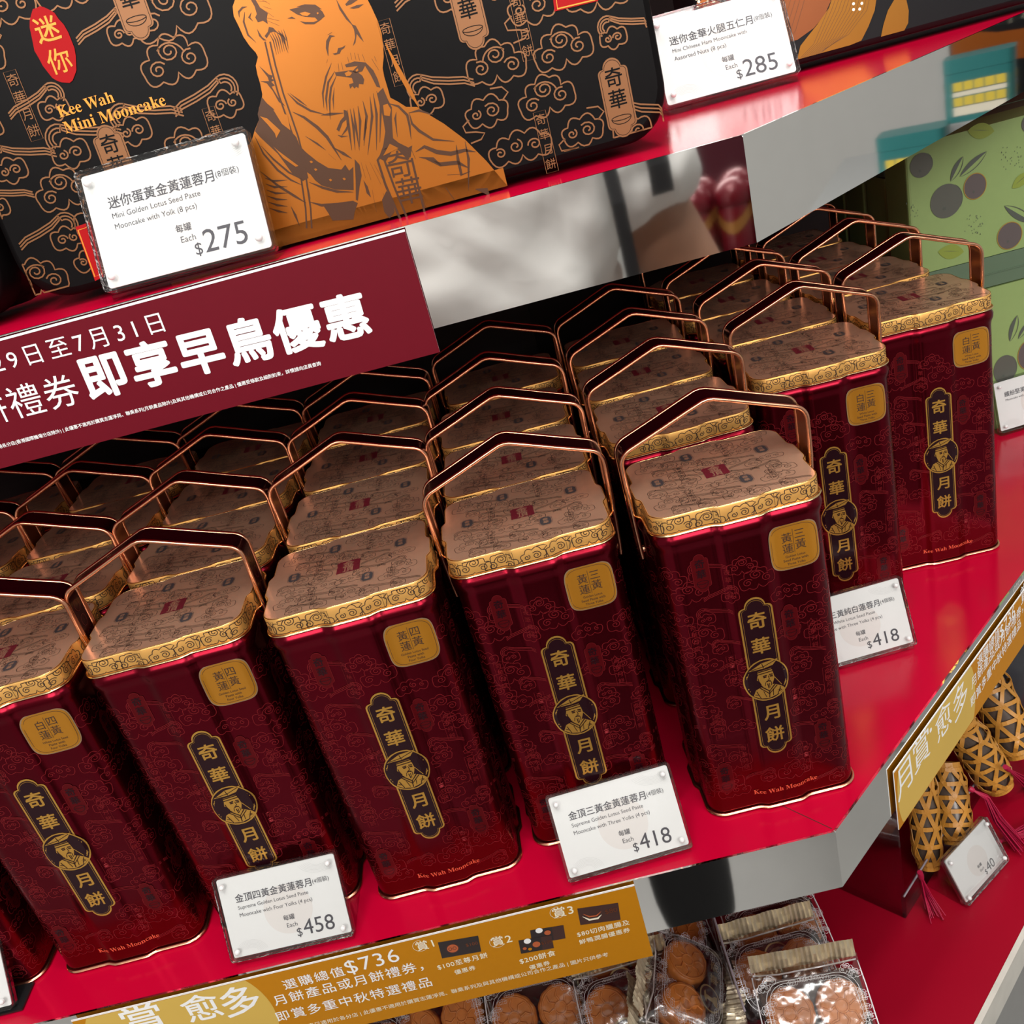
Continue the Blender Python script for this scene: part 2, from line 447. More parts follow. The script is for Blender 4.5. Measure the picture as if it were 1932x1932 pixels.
class TinWall:
    """wraps drawings round the tin: u = distance along the wall from the middle of the front, v = height"""
    def __init__(s, off=0.0): s.off = off
    def pt(s, u, v, lift=0):
        a = (MID + u) % ARC[-1]
        lo, hi = 0, NOUT
        while hi - lo > 1:
            m = (lo + hi) // 2
            if ARC[m] <= a: lo = m
            else: hi = m
        f = (a - ARC[lo]) / (ARC[lo + 1] - ARC[lo]); j = (lo + 1) % NOUT
        nx = NRM[lo][0] * (1 - f) + NRM[j][0] * f; ny = NRM[lo][1] * (1 - f) + NRM[j][1] * f
        x = OUT[lo][0] * (1 - f) + OUT[j][0] * f; y = OUT[lo][1] * (1 - f) + OUT[j][1] * f
        o = s.off + lift
        return Vector((x + nx * o, y + ny * o, v))
def tin_ring(z, off): return [Vector((OUT[i][0] + NRM[i][0] * off, OUT[i][1] + NRM[i][1] * off, z)) for i in range(NOUT)]
LID_Z = 0.2146

def tablet_outline(w, z0, z1, n=6):
    """upright tablet with stepped round ends: half width w"""
    r = w * 0.52; pts = []
    def top(sgn, zc):
        p = []
        # right shoulder, step, crown, step, left shoulder
        p += [(w, zc - sgn * w * 0.55)]
        p += [(w - r * 0.55 + r * 0.55 * cos(a), zc - sgn * (w * 0.55 - r * 0.55 * sin(a))) for a in [pi / 2 * i / 4 for i in range(1, 5)]]
        p += [(w * 0.62 * cos(a), zc + sgn * (w * 0.62 * sin(a) - w * 0.28)) for a in [0.05 + (pi - 0.1) * i / 12 for i in range(13)]]
        p += [(-x, y) for x, y in p[4:0:-1]] + [(-w, zc - sgn * w * 0.55)]
        return p
    up = top(1, z1 - w * 0.34); dn = top(-1, z0 + w * 0.34)
    return up + dn[::-1]

def vertical_tag(g, fr, u, v, h, mi, w=None, lift=0.0001, line=0.0003, chars='奇華月餅'):
    """small framed column of four characters"""
    w = w or h * 0.24
    g.ribbon(fr, [(u - w / 2, v - h / 2), (u + w / 2, v - h / 2), (u + w / 2, v + h / 2), (u - w / 2, v + h / 2)], line, lift, mi, closed=True)
    for k, ch in enumerate(chars): g.ctext(fr, ch, (u, v + h * (0.37 - 0.245 * k)), h * 0.19, lift, mi)

def name_badge(g, fr, u, v, h, mi_fill, mi_line, mi_text, lift=0.0001, line=0.0003, filled=True):
    """upright rounded badge with two characters and a bowl"""
    w = h * 0.2
    o = [(u + x, v + y) for x, y in tablet_outline(w, -h / 2, h / 2)]
    if filled: g.fan(fr, o, lift, mi_fill)
    g.ribbon(fr, o, line, lift * 1.6, mi_line, closed=True)
    g.ctext(fr, '奇', (u, v + h * 0.24), h * 0.25, lift * 2, mi_text, bold=0.012); g.ctext(fr, '華', (u, v - h * 0.03), h * 0.25, lift * 2, mi_text, bold=0.012)
    g.ribbon(fr, [(u + w * 0.66 * cos(a), v - h * 0.25 + w * 0.22 * sin(a)) for a in [2 * pi * i / 14 for i in range(14)]], line, lift * 2, mi_text, closed=True)
    g.ribbon(fr, [(u + w * 0.66 * cos(a), v - h * 0.25 + w * 0.75 * sin(a)) for a in [pi + pi * i / 10 for i in range(11)]], line, lift * 2, mi_text)

def make_body():
    g = G()
    prof = [(0.0012, -0.002), (0.0025, -0.0002), (0.004, 0), (0.1905, 0), (0.1935, 0.0005), (0.1962, 0.0016), (0.1990, 0.0018), (0.2012, 0.0008), (0.2032, -0.0006)]
    g.rings([tin_ring(z, o) for z, o in prof], 0)
    g.add(tin_ring(0.0012, -0.002), [list(range(NOUT))[::-1]], 0)
    rnd = random.Random(4)
    W = TinWall()
    ln = 0.00042
    # rows of drifting clouds over front and flanks
    z = 0.016; row = 0
    while z < 0.188:
        u = -0.083 + (row % 2) * 0.012 + rnd.uniform(-0.004, 0.004)
        while u < 0.083:
            kind = rnd.choice((0, 1, 1, 2, 3)); s = rnd.uniform(0.015, 0.021)
            if not (abs(u) < 0.0125 and 0.040 < z < 0.155) and not (abs(u - 0.0275) < 0.019 and abs(z - 0.178) < 0.016) and not (z < 0.018 and abs(u) < 0.024):
                for pl, cl in cloud(kind, u, z + rnd.uniform(-0.004, 0.004), s, rnd, rnd.choice((-1, 1))):
                    g.ribbon(W, pl, ln, 0.00012, 1, closed=cl)
            u += rnd.uniform(0.0175, 0.0225)
        z += 0.0135; row += 1
    for u, v in ((-0.026, 0.176), (0.0195, 0.130), (-0.034, 0.030), (0.03, 0.045), (-0.058, 0.11), (0.062, 0.16), (0.06, 0.06)):
        name_badge(g, W, u, v, 0.024, 2, 1, 3, 0.00018, 0.00025)
    for u, v in ((-0.012, 0.166), (-0.018, 0.108), (0.032, 0.118), (0.016, 0.075), (-0.032, 0.07), (-0.02, 0.042), (0.018, 0.03), (-0.036, 0.135), (0.037, 0.083)):
        vertical_tag(g, W, u, v, 0.020, 1, 0.0055, 0.00016, 0.0002)
    me = g.build('tin_body', ['tin_red', 'tin_line', 'tin_badge', 'emblem_dark'])
    return me
def make_base_rim():
    g = G(); rs = []
    for k in range(7):
        a = 2 * pi * k / 6
        rs.append(tin_ring(0.0013 + 0.0011 * sin(a), 0.0006 + 0.0011 * cos(a)))
    g.rings(rs, 0); return g.build('base_rim', 'copper')
def make_brand():
    g = G(); W = TinWall()
    g.text(W, serif('Kee Wah Mooncake'), (-0.0185, 0.0118), (0.0225, 0.0118), 0.0003, 0)
    return g.build('brand_line', 'brand_red')

def make_emblem():
    g = G(); W = TinWall()
    for w, mi, lf, z0, z1 in ((0.0098, 1, 0.00025, 0.0420, 0.1540), (0.0088, 0, 0.0003, 0.0432, 0.1528), (0.0081, 1, 0.00035, 0.0440, 0.1520), (0.0079, 0, 0.0004, 0.0442, 0.1518)):
        g.fan(W, tablet_outline(w, z0, z1), lf, mi)
    for ch, z in (('奇', 0.1385), ('華', 0.1212), ('月', 0.0732), ('餅', 0.0566)):
        g.ctext(W, ch, (0, z), 0.0118, 0.00055, 1, bold=0.02)
    return g.build('name_emblem', ['emblem_dark', 'gold_print'])
def make_medallion():
    g = G(); W = TinWall(); cz = 0.0972; R = 0.0134; RZ = 0.0148
    rnd = random.Random(7)
    ring = lambda k, j: [(R * k * cos(a) * (1 + j * rnd.uniform(-1, 1)), cz + RZ * k * sin(a) * (1 + j * rnd.uniform(-1, 1))) for a in [2 * pi * i / 40 for i in range(40)]]
    for kk, jj, lf, mi in ((1.0, 0.012, 0.00062, 1), (0.94, 0.008, 0.00068, 0)):
        edge = ring(kk, jj); n = len(edge)
        g.rings([[W.pt(x * q, cz + (y - cz) * q, lf) for x, y in edge] for q in (0.05, 0.25, 0.45, 0.65, 0.85, 1.0)], mi, False, True)
    k = 0.0134
    def Q(pts): return [(x * k, cz + y * k) for x, y in pts]
    # robed bust
    g.poly(W, Q([(-0.66, -0.70), (-0.52, -0.42), (-0.22, -0.30), (0.30, -0.30), (0.62, -0.50), (0.74, -0.66), (0.5, -0.86), (0.0, -1.0), (-0.4, -0.9)]), 0.00075, 1)
    g.poly(W, Q([(-0.34, 0.52), (0.28, 0.56), (0.33, 0.3), (0.36, 0.05), (0.3, -0.12), (0.2, -0.35), (0.06, -0.52), (-0.12, -0.34), (-0.26, -0.22), (-0.34, 0.0), (-0.42, 0.1), (-0.36, 0.3)]), 0.0008, 1)
    # flat board hat
    g.poly(W, Q([(-0.72, 0.62), (-0.1, 0.92), (0.62, 0.98), (0.36, 0.70), (-0.05, 0.62)]), 0.0008, 1)
    for pts, w in (([(-0.6, 0.66), (-0.05, 0.72), (0.5, 0.92)], .03), ([(-0.1, 0.9), (-0.05, 0.64)], .03), ([(-0.36, 0.48), (0.32, 0.52)], .05), ([(-0.36, 0.36), (0.34, 0.40)], .04),
                   ([(-0.14, 0.22), (0.04, 0.24)], .05), ([(0.14, 0.25), (0.3, 0.23)], .05), ([(-0.12, 0.15), (0.02, 0.16)], .06), ([(0.16, 0.16), (0.29, 0.14)], .06),
                   ([(0.1, 0.2), (0.13, 0.0), (0.04, -0.02)], .03), ([(-0.02, -0.1), (0.08, -0.07), (0.18, -0.12)], .06), ([(-0.05, -0.12), (-0.1, -0.3)], .03), ([(0.2, -0.14), (0.18, -0.34)], .03),
                   ([(0.02, -0.2), (0.05, -0.46)], .04), ([(0.1, -0.2), (0.1, -0.44)], .03), ([(-0.36, 0.18), (-0.34, 0.02), (-0.26, -0.2)], .04), ([(-0.28, -0.28), (0.06, -0.62), (0.34, -0.32)], .05),
                   ([(-0.34, -0.34), (0.04, -0.76), (0.42, -0.4)], .04), ([(-0.5, -0.5), (-0.36, -0.9)], .03), ([(0.56, -0.52), (0.4, -0.88)], .03), ([(0.06, -0.62), (0.02, -0.96)], .04),
                   ([(-0.58, -0.64), (-0.44, -0.7), (-0.46, -0.6)], .03), ([(0.5, -0.64), (0.6, -0.7), (0.44, -0.74)], .03), ([(-0.2, -0.56), (-0.1, -0.9)], .025), ([(0.24, -0.56), (0.2, -0.88)], .025)):
        g.ribbon(W, Q(pts), w * k, 0.0009, 0)
    g.ribbon(W, Q([(0.36, 0.06), (0.62, -0.42)]), 0.03 * k, 0.0008, 1)
    return g.build('portrait_medallion', ['emblem_dark', 'gold_print'])

def squircle(u, v):
    # maps the unit square to a rounded, slightly bulging square
    k = 1 / (abs(u) ** 4.2 + abs(v) ** 4.2) ** (1 / 4.2) if (abs(u) + abs(v)) > 1e-6 else 0
    m = max(abs(u), abs(v))
    return (u * k * m / max(1e-9, 1), v * k * m / max(1e-9, 1)) if m else (0, 0)
def make_sticker(four, white):
    g = G(); W = TinWall(); cu, cv, h = 0.0275, 0.1785, 0.0137
    sq = lambda u, v: squircle(u, v)
    g.grid(W, cu - h - 0.0006, cu + h + 0.0006, cv - h - 0.0006, cv + h + 0.0006, 16, 16, 0.0003, 1, sq)
    g.grid(W, cu - h, cu + h, cv - h, cv + h, 16, 16, 0.00042, 0, sq)
    rim = [squircle(cos(a) / max(abs(cos(a)), abs(sin(a))), sin(a) / max(abs(cos(a)), abs(sin(a)))) for a in [2 * pi * i / 48 for i in range(48)]]
    g.ribbon(W, [(cu + x * h * 0.93, cv + y * h * 0.93) for x, y in rim], 0.00022, 0.0005, 2, closed=True)
    s = 0.0066
    for ch, x, y in (('四' if four else '三', 0.0036, 0.0068), ('黃', 0.0036, 0.0002), ('白' if white else '黃', -0.0036, 0.0057), ('蓮', -0.0036, -0.0011)):
        g.ctext(W, ch, (cu + x, cv + y), s, 0.0005, 2)
    g.ribbon(W, [(cu, cv + 0.0105), (cu, cv - 0.0042)], 0.00022, 0.0005, 2)
    lines = (('White Lotus Seed' if white else 'Golden Lotus Seed', 'Paste with', 'Four Yolks') if four else ('White Lotus' if white else 'Golden Lotus', 'Seed Paste with', 'Three Yolks'))
    for i, t in enumerate(lines):
        w = len(t) * 0.00092
        g.text(W, t, (cu - w / 2, cv - 0.0066 - 0.0024 * i), (cu + w / 2, cv - 0.0066 - 0.0024 * i), 0.0005, 2, bold=0.006)
    return g.build('flavour_sticker', ['sticker_gold', 'sticker_edge', 'ink_brown'])

def make_lid():
    g = G()
    g.rings([tin_ring(z, o) for z, o in ((0.2032, 0.0002), (0.2045, 0.0004), (0.2138, 0.0004), (0.2143, 0.0001), (0.2145, -0.0004))], 0)
    g.rings([tin_ring(z, o) for z, o in ((0.2145, -0.0004), (0.2145, -0.0022))], 1)
    top = tin_ring(0.2145, -0.0022); g.add(top, [list(range(NOUT))], 1)
    # gold edge bead at the bottom of the lid and along the top crease
    g.rings([tin_ring(0.2037 + 0.0008 * sin(2 * pi * k / 6), 0.0012 + 0.0008 * cos(2 * pi * k / 6)) for k in range(7)], 2)
    g.rings([tin_ring(0.2143 + 0.00025 * sin(2 * pi * k / 6), 0.0001 + 0.00025 * cos(2 * pi * k / 6)) for k in range(7)], 2)
    rnd = random.Random(11)
    P = Plane((0, 0, 0.2145), (1, 0, 0), (0, 1, 0)); ln = 0.00027
    marks = [(-0.033, 0.004), (0.012, -0.019), (0.031, 0.013), (-0.010, 0.028)]
    y = -0.033; row = 0
    while y < 0.036:
        x = -0.041 + (row % 2) * 0.009
        while x < 0.042:
            k = rnd.choice((0, 1, 1, 2, 2, 3)); s = rnd.uniform(0.015, 0.020)
            if abs(x) < 0.0385 and not (abs(x) < 0.009 and abs(y) < 0.008) and all(hypot(x - a, y - b) > 0.0075 for a, b in marks):
                for pl, cl in cloud(k, x, y, s, rnd, rnd.choice((-1, 1))):
                    g.ribbon(P, pl, ln, 0.0001, 3, closed=cl)
            x += rnd.uniform(0.0135, 0.0165)
        y += 0.0085; row += 1
    for x, y in ((-0.018, 0.010), (-0.02, -0.024), (0.026, -0.021), (0.012, 0.022)): vertical_tag(g, P, x, y, 0.013, 3, 0.0036, 0.00012, 0.00016)
    for x, y in marks:
        w, h = 0.0033, 0.0046
        o = [(x - w, y - h * .6), (x - w * .6, y - h), (x + w * .6, y - h), (x + w, y - h * .6), (x + w, y + h * .6), (x + w * .6, y + h), (x - w * .6, y + h), (x - w, y + h * .6)]
        g.poly(P, o, 0.00018, 4); g.ribbon(P, [(x + (a - x) * 1.14, y + (b - y) * 1.14) for a, b in o], 0.0002, 0.00018, 4, closed=True)
        g.ctext(P, '奇', (x, y + 0.0018), 0.0034, 0.00026, 1, bold=0.02); g.ctext(P, '華', (x, y - 0.0018), 0.0034, 0.00026, 1, bold=0.02)
    # red seal
    j = random.Random(3)
    o = []
    for (x0, y0), (x1, y1) in (((-0.0068, -0.0068), (0.0068, -0.0068)), ((0.0068, -0.0068), (0.0068, 0.0068)), ((0.0068, 0.0068), (-0.0068, 0.0068)), ((-0.0068, 0.0068), (-0.0068, -0.0068))):
        for i in range(6): o.append((x0 + (x1 - x0) * i / 6 + j.uniform(-.0003, .0003), y0 + (y1 - y0) * i / 6 + j.uniform(-.0003, .0003)))
    g.poly(P, o, 0.0002, 5); g.ctext(P, '金', (0, 0.0030), 0.0072, 0.0003, 1, bold=0.015); g.ctext(P, '頂', (0, -0.0033), 0.0068, 0.0003, 1, bold=0.015)
    # clouds on the rim
    W = TinWall(0.0004); u = -0.16
    while u < 0.16:
        for pl, cl in cloud(rnd.choice((0, 1, 1, 3)), u, 0.2088 + rnd.uniform(-0.002, 0.002), rnd.uniform(0.016, 0.021), rnd, rnd.choice((-1, 1))):
            pl = [(a, min(0.2129, max(0.2048, b))) for a, b in pl]
            g.ribbon(W, pl, 0.00045, 0.00012, 6, closed=cl)
        u += rnd.uniform(0.0135, 0.019)
    for u in (-0.043, -0.012, 0.022, 0.055, -0.09): vertical_tag(g, W, u, 0.2088, 0.0078, 6, 0.0034, 0.00016, 0.0002, '月餅')
    return g.build('lid', ['gold_band', 'gold_lid', 'gold_edge', 'ink_brown', 'ink_grey', 'seal_red', 'ink_brown'])

PIV = 0.1775
def handle_path():
    h = []
    h += [(0.0508, 0.1735), (0.0512, 0.180), (0.0517, 0.195), (0.0521, 0.215), (0.0524, 0.2345)]
    # rounded shoulder into the sloping top
    c = (0.0524 - 0.0095, 0.2362); a1 = radians(68)
    h += [(c[0] + 0.0095 * cos(a1 * i / 6), c[1] + 0.0095 * sin(a1 * i / 6)) for i in range(7)]
    h += [(0.028, 0.2520), (0.012, 0.2583), (0.003, 0.2617)]
    left = [(-x, z) for x, z in h]
    return h, left
def make_handle():
    h, left = handle_path()
    path = h + [(0.0, 0.2621)] + left[::-1]
    N = len(path)
    def hw(i):
        z = path[i][1]
        if z < 0.176: return 0.0030
        if z < 0.185: return 0.0045
        if z < 0.2: return 0.0060
        return 0.0088
    t = 0.0005
    nrm = []
    for i in range(N):
        a = path[max(0, i - 1)]; b = path[min(N - 1, i + 1)]; dx, dz = b[0] - a[0], b[1] - a[1]; l = hypot(dx, dz); nrm.append((dz / l, -dx / l))
    g = G()
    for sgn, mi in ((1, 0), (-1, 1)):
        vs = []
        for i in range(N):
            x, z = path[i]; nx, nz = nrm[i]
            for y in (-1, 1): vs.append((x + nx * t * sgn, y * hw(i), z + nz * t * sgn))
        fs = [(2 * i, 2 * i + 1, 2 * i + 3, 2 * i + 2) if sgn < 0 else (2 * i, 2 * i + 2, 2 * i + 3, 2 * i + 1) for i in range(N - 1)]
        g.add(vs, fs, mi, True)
    # faint embossed marks on the outer legs
    for s in (1, -1):
        for z in (0.232, 0.222, 0.212):
            fr = Plane((s * 0.0528, 0, z), (0, 1 * s, 0), (0, 0, 1))
            g.ribbon(fr, [(0.0032 * cos(a), 0.0036 * sin(a)) for a in [2 * pi * i / 16 for i in range(16)]], 0.0002, 0.0004, 2, closed=True)
    strap = g.build('handle', ['handle_maroon', 'copper_inner', 'tin_line'])
    edges = []
    for s in (-1, 1):
        q = G(); q.tube([(path[i][0], s * hw(i), path[i][1]) for i in range(N)], 0.00135, 6); e = q.build('rolled_edge', 'copper'); e.parent = strap; edges.append(e)
    for s in (-1, 1):
        q = G(); q.rings([[Vector((s * (0.0488 + d), 0.0022 * k * cos(a), PIV + 0.0022 * k * sin(a))) for a in [2 * pi * i / 10 for i in range(10)]] for d, k in ((0, 1), (0.0030, 1), (0.0036, 0.5))], 0, True, False, True)
        e = q.build('pivot_rivet', 'copper'); e.parent = strap
    return strap
P_BODY = make_body(); P_RIM = make_base_rim(); P_BRAND = make_brand(); P_EMB = make_emblem(); P_MED = make_medallion(); P_LID = make_lid(); P_HAN = make_handle()
P_STK = {(f, w): make_sticker(f, w) for f, w in ((1, 1), (1, 0), (0, 0), (0, 1))}
PROTO = [P_BODY, P_RIM, P_BRAND, P_EMB, P_MED, P_LID, P_HAN] + list(P_STK.values())

def lid_at(hand, lean):
    """copy of the handle swung about its rivets"""
    c = copy_tree(hand)
    M = Matrix.Translation((0, 0, PIV)) @ Matrix.Rotation(lean, 4, 'X') @ Matrix.Translation((0, 0, -PIV))
    c.matrix_local = M
    return c
def place_tin(x, y, rz, lean, sticker, label, full, handle=True):
    r = empty('mooncake_tin', (x, y, 0.0004), rz)
    tag(r, label, 'tin', 'maroon mooncake tins on the red shelf')
    def put(o):
        c = copy_tree(o); c.parent = r; return c
    put(P_BODY); put(P_RIM); put(P_LID)
    if full:
        e = put(P_EMB); m = copy_tree(P_MED); m.parent = e
        put(P_BRAND)
        put(P_STK[sticker])
    if handle:
        c = lid_at(P_HAN, lean); c.parent = r
    return r
CX = [-0.5565, -0.4485, -0.3445, -0.2370, -0.1325, -0.0198, 0.0890, 0.1910]
front = {0: (0.0750, (1, 1), 'front-row tin at the far left edge of the photo, mostly cut off'),
         1: (0.0746, (1, 1), 'front-row tin with gold 四黃白蓮 white lotus four yolks sticker'),
         2: (0.0789, (1, 0), 'front-row tin behind the $458 price sign, gold four yolks sticker'),
         3: (0.0720, (1, 0), 'front-row tin without raised handle, between the $458 and $418 signs'),
         4: (0.0842, (0, 0), 'front-row tin behind the front $418 price sign, gold three yolks sticker'),
         5: (0.0730, (0, 0), 'foremost tin at the shelf corner, bright gold lid, three yolks sticker'),
         6: (0.2335, (0, 1), 'white lotus three yolks tin behind the right $418 sign'),
         7: (0.2870, (0, 1), 'last full-front white lotus tin at right, beside the green boxes')}
rows = {0: (0.163, 0.255, 0.342), 1: (0.1645, 0.2554, 0.3406), 2: (0.1665, 0.2530, 0.3400), 3: (0.1600, 0.2462, 0.3350), 4: (0.1708, 0.2590, 0.3560), 5: (0.1880, 0.2773, 0.3679),
        6: (0.3224, 0.4102, 0.4990), 7: (0.3753, 0.4620, 0.5480)}
xoff = {(1, 0): -0.002, (1, 1): -0.001, (1, 2): 0.0, (4, 1): -0.0015, (4, 2): 0.004, (6, 1): -0.006, (6, 2): -0.010, (6, 3): 0, (7, 0): -0.004, (7, 1): -0.006, (7, 2): -0.008, (5, 0): -0.002, (5, 1): -0.002, (5, 2): -0.001}
yaw = {0: 0, 1: 1.5, 2: 1.5, 3: 1.5, 4: 0.5, 5: 0.5, 6: -2, 7: -2}
colname = {0: 'leftmost, partly cut off', 1: 'second from left', 2: 'third from left, behind the $458 sign', 3: 'fourth from left', 4: 'fifth from left, behind the front $418 sign', 5: 'sixth from left, behind the corner tin',
           6: 'seventh from left, behind the right $418 sign', 7: 'rightmost, next to the green boxes'}
rowname = ['second', 'third', 'fourth']
rl = random.Random(21)
for c in range(8):
    y, st, lab = front[c]
    place_tin(CX[c], y, radians(yaw[c]), radians({2: -1, 5: 1}.get(c, 0)), st, 'maroon ' + lab, True, c != 3)
    for k, yy in enumerate(rows[c]):
        lean = {0: 0, 1: 0, 2: -6 if c < 4 else 0}[k] + rl.uniform(-1.5, 1.5)
        place_tin(CX[c] + xoff.get((c, k), 0), yy, radians(rl.uniform(-0.8, 1.0)), radians(-lean), None,
                  'brown-gold lid tin, %s in its column, column %s' % (rowname[k], colname[c]), False)
for o in PROTO:
    for ch in children(o): bpy.data.objects.remove(ch)
    bpy.data.objects.remove(o)

# ------------------------------------------------------------------ hanging signs on the shelf fronts
mat('sign_maroon', (0.115, 0.0008, 0.008), 0, 0.5, noise=0.05, nscale=200, Specular_IOR_Level=0.18)
mat('sign_gold', (0.48, 0.19, 0.003), 0, 0.45, noise=0.05, nscale=200, Specular_IOR_Level=0.18)
mat('sign_moon', (0.60, 0.40, 0.085), 0, 0.45, noise=0.12, nscale=14, Specular_IOR_Level=0.18)
mat('paper_white', (0.82, 0.82, 0.81), 0, 0.55, noise=0.02, nscale=60)
mat('print_white', (0.85, 0.86, 0.86), 0, 0.5)
mat('print_cream', (0.85, 0.80, 0.62), 0, 0.5)
mat('photo_dark', (0.022, 0.014, 0.014), 0, 0.4)
mat('photo_brown', (0.05, 0.018, 0.014), 0, 0.4)
mat('photo_orange', (0.45, 0.10, 0.03), 0, 0.5)
mat('ink_tag', (0.055, 0.052, 0.065), 0, 0.6)

def hanging(name, fr, w, h, face, label, group=None):
    """thin printed card: fr has its origin at the top-left corner, v downwards is negative"""
    root = empty(name, fr.o)
    loc = Plane((0, 0, 0), fr.ux, fr.uy)
    g = G(); g.prism(loc, [(0, -h), (w, -h), (w, 0), (0, 0)], -0.0006, 0.0, 0, 1)
    g.build('card', [face, 'paper_white'], root)
    e = G(); e.poly(loc, [(0, -0.0009), (w, -0.0009), (w, 0), (0, 0)], 0.0001); e.build('white_edge', 'paper_white', root)
    tag(root, label, 'sign', group)
    loc.root = root; loc.base = fr
    return loc
def lpx(loc, x, y):
    return loc.base.px(x, y)

TXT_FINE = '港各分店(香港國際機場分店除外) | 此優惠不適用於購買志蓮淨苑、聯乘系列(月餅產品除外)及與其他機構或公司合作之產品 | 優惠受條款及細則約束，詳情請向店員查詢'
# dark red early-bird banner on the upper shelf
f = Plane((-0.75, -0.0035, HZ - 0.0005), (1, 0, 0), (0, 0, 1))
L = hanging('early_bird_banner', f, 0.75 - 0.1465, 0.0545, 'sign_maroon', 'dark red hanging banner with big white Chinese lettering under the black boxes')
g = G()
def T(body, a, b, **k): g.text(L, body, lpx(L, *a), lpx(L, *b), k.pop('lift', 0.00015), **k)
T('即享早鳥優惠', (172, 748), (700, 622), bold=0.03, spacing=1.12)
T('餅禮券', (-38, 803), (156, 755), spacing=1.08)
T('29日至7月31日', (-6, 702), (312, 622), spacing=1.35)
T(TXT_FINE, (-2, 846), (606, 688), bold=0.012)
g.build('lettering', 'print_white', L.root)

def gold_sign(L, px, fine=True):
    """shared layout, px maps (u,v) in metres from the left end of the sign"""
    pass
# gold reward banner on the front of the tin shelf
def reward_sign(name, f, w, h, label, s=1.0, moon=(0.066, -0.026, 0.064)):
    L = hanging(name, f, w, h, 'sign_gold', label, 'gold reward banners on the tin shelf')
    m = G(); pts = []
    # printed moon: big disc clipped by the sign's edges
    cx, cy, R = moon
    for i in range(72):
        a = 2 * pi * i / 72
        x, y = cx + R * cos(a), cy + R * sin(a)
        if y > -0.0012: y = -0.0012
        if y < -h + 0.0006: y = -h + 0.0006
        pts.append((max(0.0004, min(w - .001, x)), y))
    q = []
    for p in pts:
        if not q or hypot(p[0] - q[-1][0], p[1] - q[-1][1]) > 1e-5: q.append(p)
    m.poly(L, q, 0.00008); m.build('moon_print', 'sign_moon', L.root)
    return L
f = Plane((-0.4768, -0.0030, 0.0), (1, 0, 0), (0, 0, 1))
L = reward_sign('reward_banner', f, 0.4768 - 0.1235, 0.0625, 'gold hanging banner with three numbered voucher rewards on the tin shelf front', moon=(0.0598, -0.030, 0.0585))
g = G()
T('賞', (248, 1955), (322, 1937), bold=0.012); T('愈', (358, 1927), (424, 1911), bold=0.012); T('多', (430, 1916), (498, 1900), bold=0.012)
T('選購總值', (538, 1866), (652, 1838), bold=0.006, spacing=1.2); T('$736', (657, 1837), (756, 1812), spacing=1.1)
T('月餅產品或月餅禮券，', (520, 1896), (800, 1828), bold=0.006, spacing=1.15); T('即賞多重中秋特選禮品', (525, 1926), (816, 1858), bold=0.006, spacing=1.15)
g.build('lettering', 'print_white', L.root)
g = G()
for t, a, b in (('賞1', (788, 1793), (820, 1785)), ('賞2', (930, 1785), (967, 1776)), ('賞3', (1045, 1731), (1083, 1722)),
                ('$100至尊月餅', (827, 1829), (921, 1805)), ('優惠券', (859, 1838), (898, 1828)), ('$200餅食', (982, 1818), (1049, 1801)), ('優惠券', (1000, 1829), (1038, 1819)),
                ('$80切肉臘腸及', (1090, 1767), (1188, 1743)), ('鮮鴨潤腸優惠券', (1094, 1781), (1189, 1757))):
    T(t, a, b, bold=0.012, spacing=1.1)
T('此優惠只適用於各分店 | 此優惠不適用於購買志蓮淨苑、聯乘系列及與其他機構或公司合作之產品 | 圖片只供參考', (560, 1944), (1148, 1803), bold=0.004)
for x, y in ((793, 1784), (938, 1777), (1052, 1721)):
    c = lpx(L, x, y); g.ribbon(L, [(c[0] + 0.0046 * cos(a), c[1] + 0.0046 * sin(a)) for a in [1.3 + 4.2 * i / 22 for i in range(23)]], 0.00022, 0.00015)
g.build('reward_lettering', 'print_cream', L.root)
VM = ['photo_dark', 'photo_brown', 'photo_orange', 'print_white', 'sign_gold', 'print_cream', 'copper_inner']
v = G()
def R4(tl, tr, br, bl, mi, lift): v.poly(L, [lpx(L, *p) for p in (bl, br, tr, tl)], lift, mi)
def disc(c, r, mi, lift, ry=None):
    c = lpx(L, *c); v.poly(L, [(c[0] + r * cos(a), c[1] + (ry or r) * sin(a)) for a in [2 * pi * i / 18 for i in range(18)]], lift, mi)
R4((826, 1778), (902, 1765), (908, 1795), (834, 1808), 0, .00012); disc((854, 1789), 0.0042, 1, .00018); disc((854, 1789), 0.0034, 2, .00024)
for dx in (-.0015, 0.0012): v.ribbon(L, [(lpx(L, 854, 1789)[0] + dx + .001 * cos(a), lpx(L, 854, 1789)[1] + .0012 * sin(a)) for a in [2 * pi * i / 10 for i in range(10)]], .0003, .0003, 1, closed=True)
v.text(L, '$100', lpx(L, 880, 1786), lpx(L, 902, 1781), .0002, 6); v.build('voucher_picture', VM, L.root); v = G()
R4((1000, 1755), (1063, 1745), (1067, 1770), (1004, 1781), 0, .00012); R4((1041, 1749), (1063, 1745), (1067, 1770), (1045, 1774), 1, .00015)
R4((978, 1774), (1040, 1764), (1045, 1788), (983, 1799), 0, .0002); R4((1020, 1767), (1040, 1764), (1045, 1788), (1024, 1792), 1, .00024)
for c, r, mi in (((995, 1775), .0022, 3), ((1017, 1755), .0022, 3), ((1012, 1781), .0024, 2), ((1033, 1759), .002, 2), ((990, 1789), .0012, 2), ((1000, 1790), .0012, 4)): disc(c, r, mi, .0003)
v.text(L, '$100', lpx(L, 1022, 1782), lpx(L, 1042, 1777), .0003, 6); v.build('voucher_picture', VM, L.root); v = G()
R4((1089, 1714), (1166, 1703), (1171, 1735), (1095, 1745), 1, .00012)
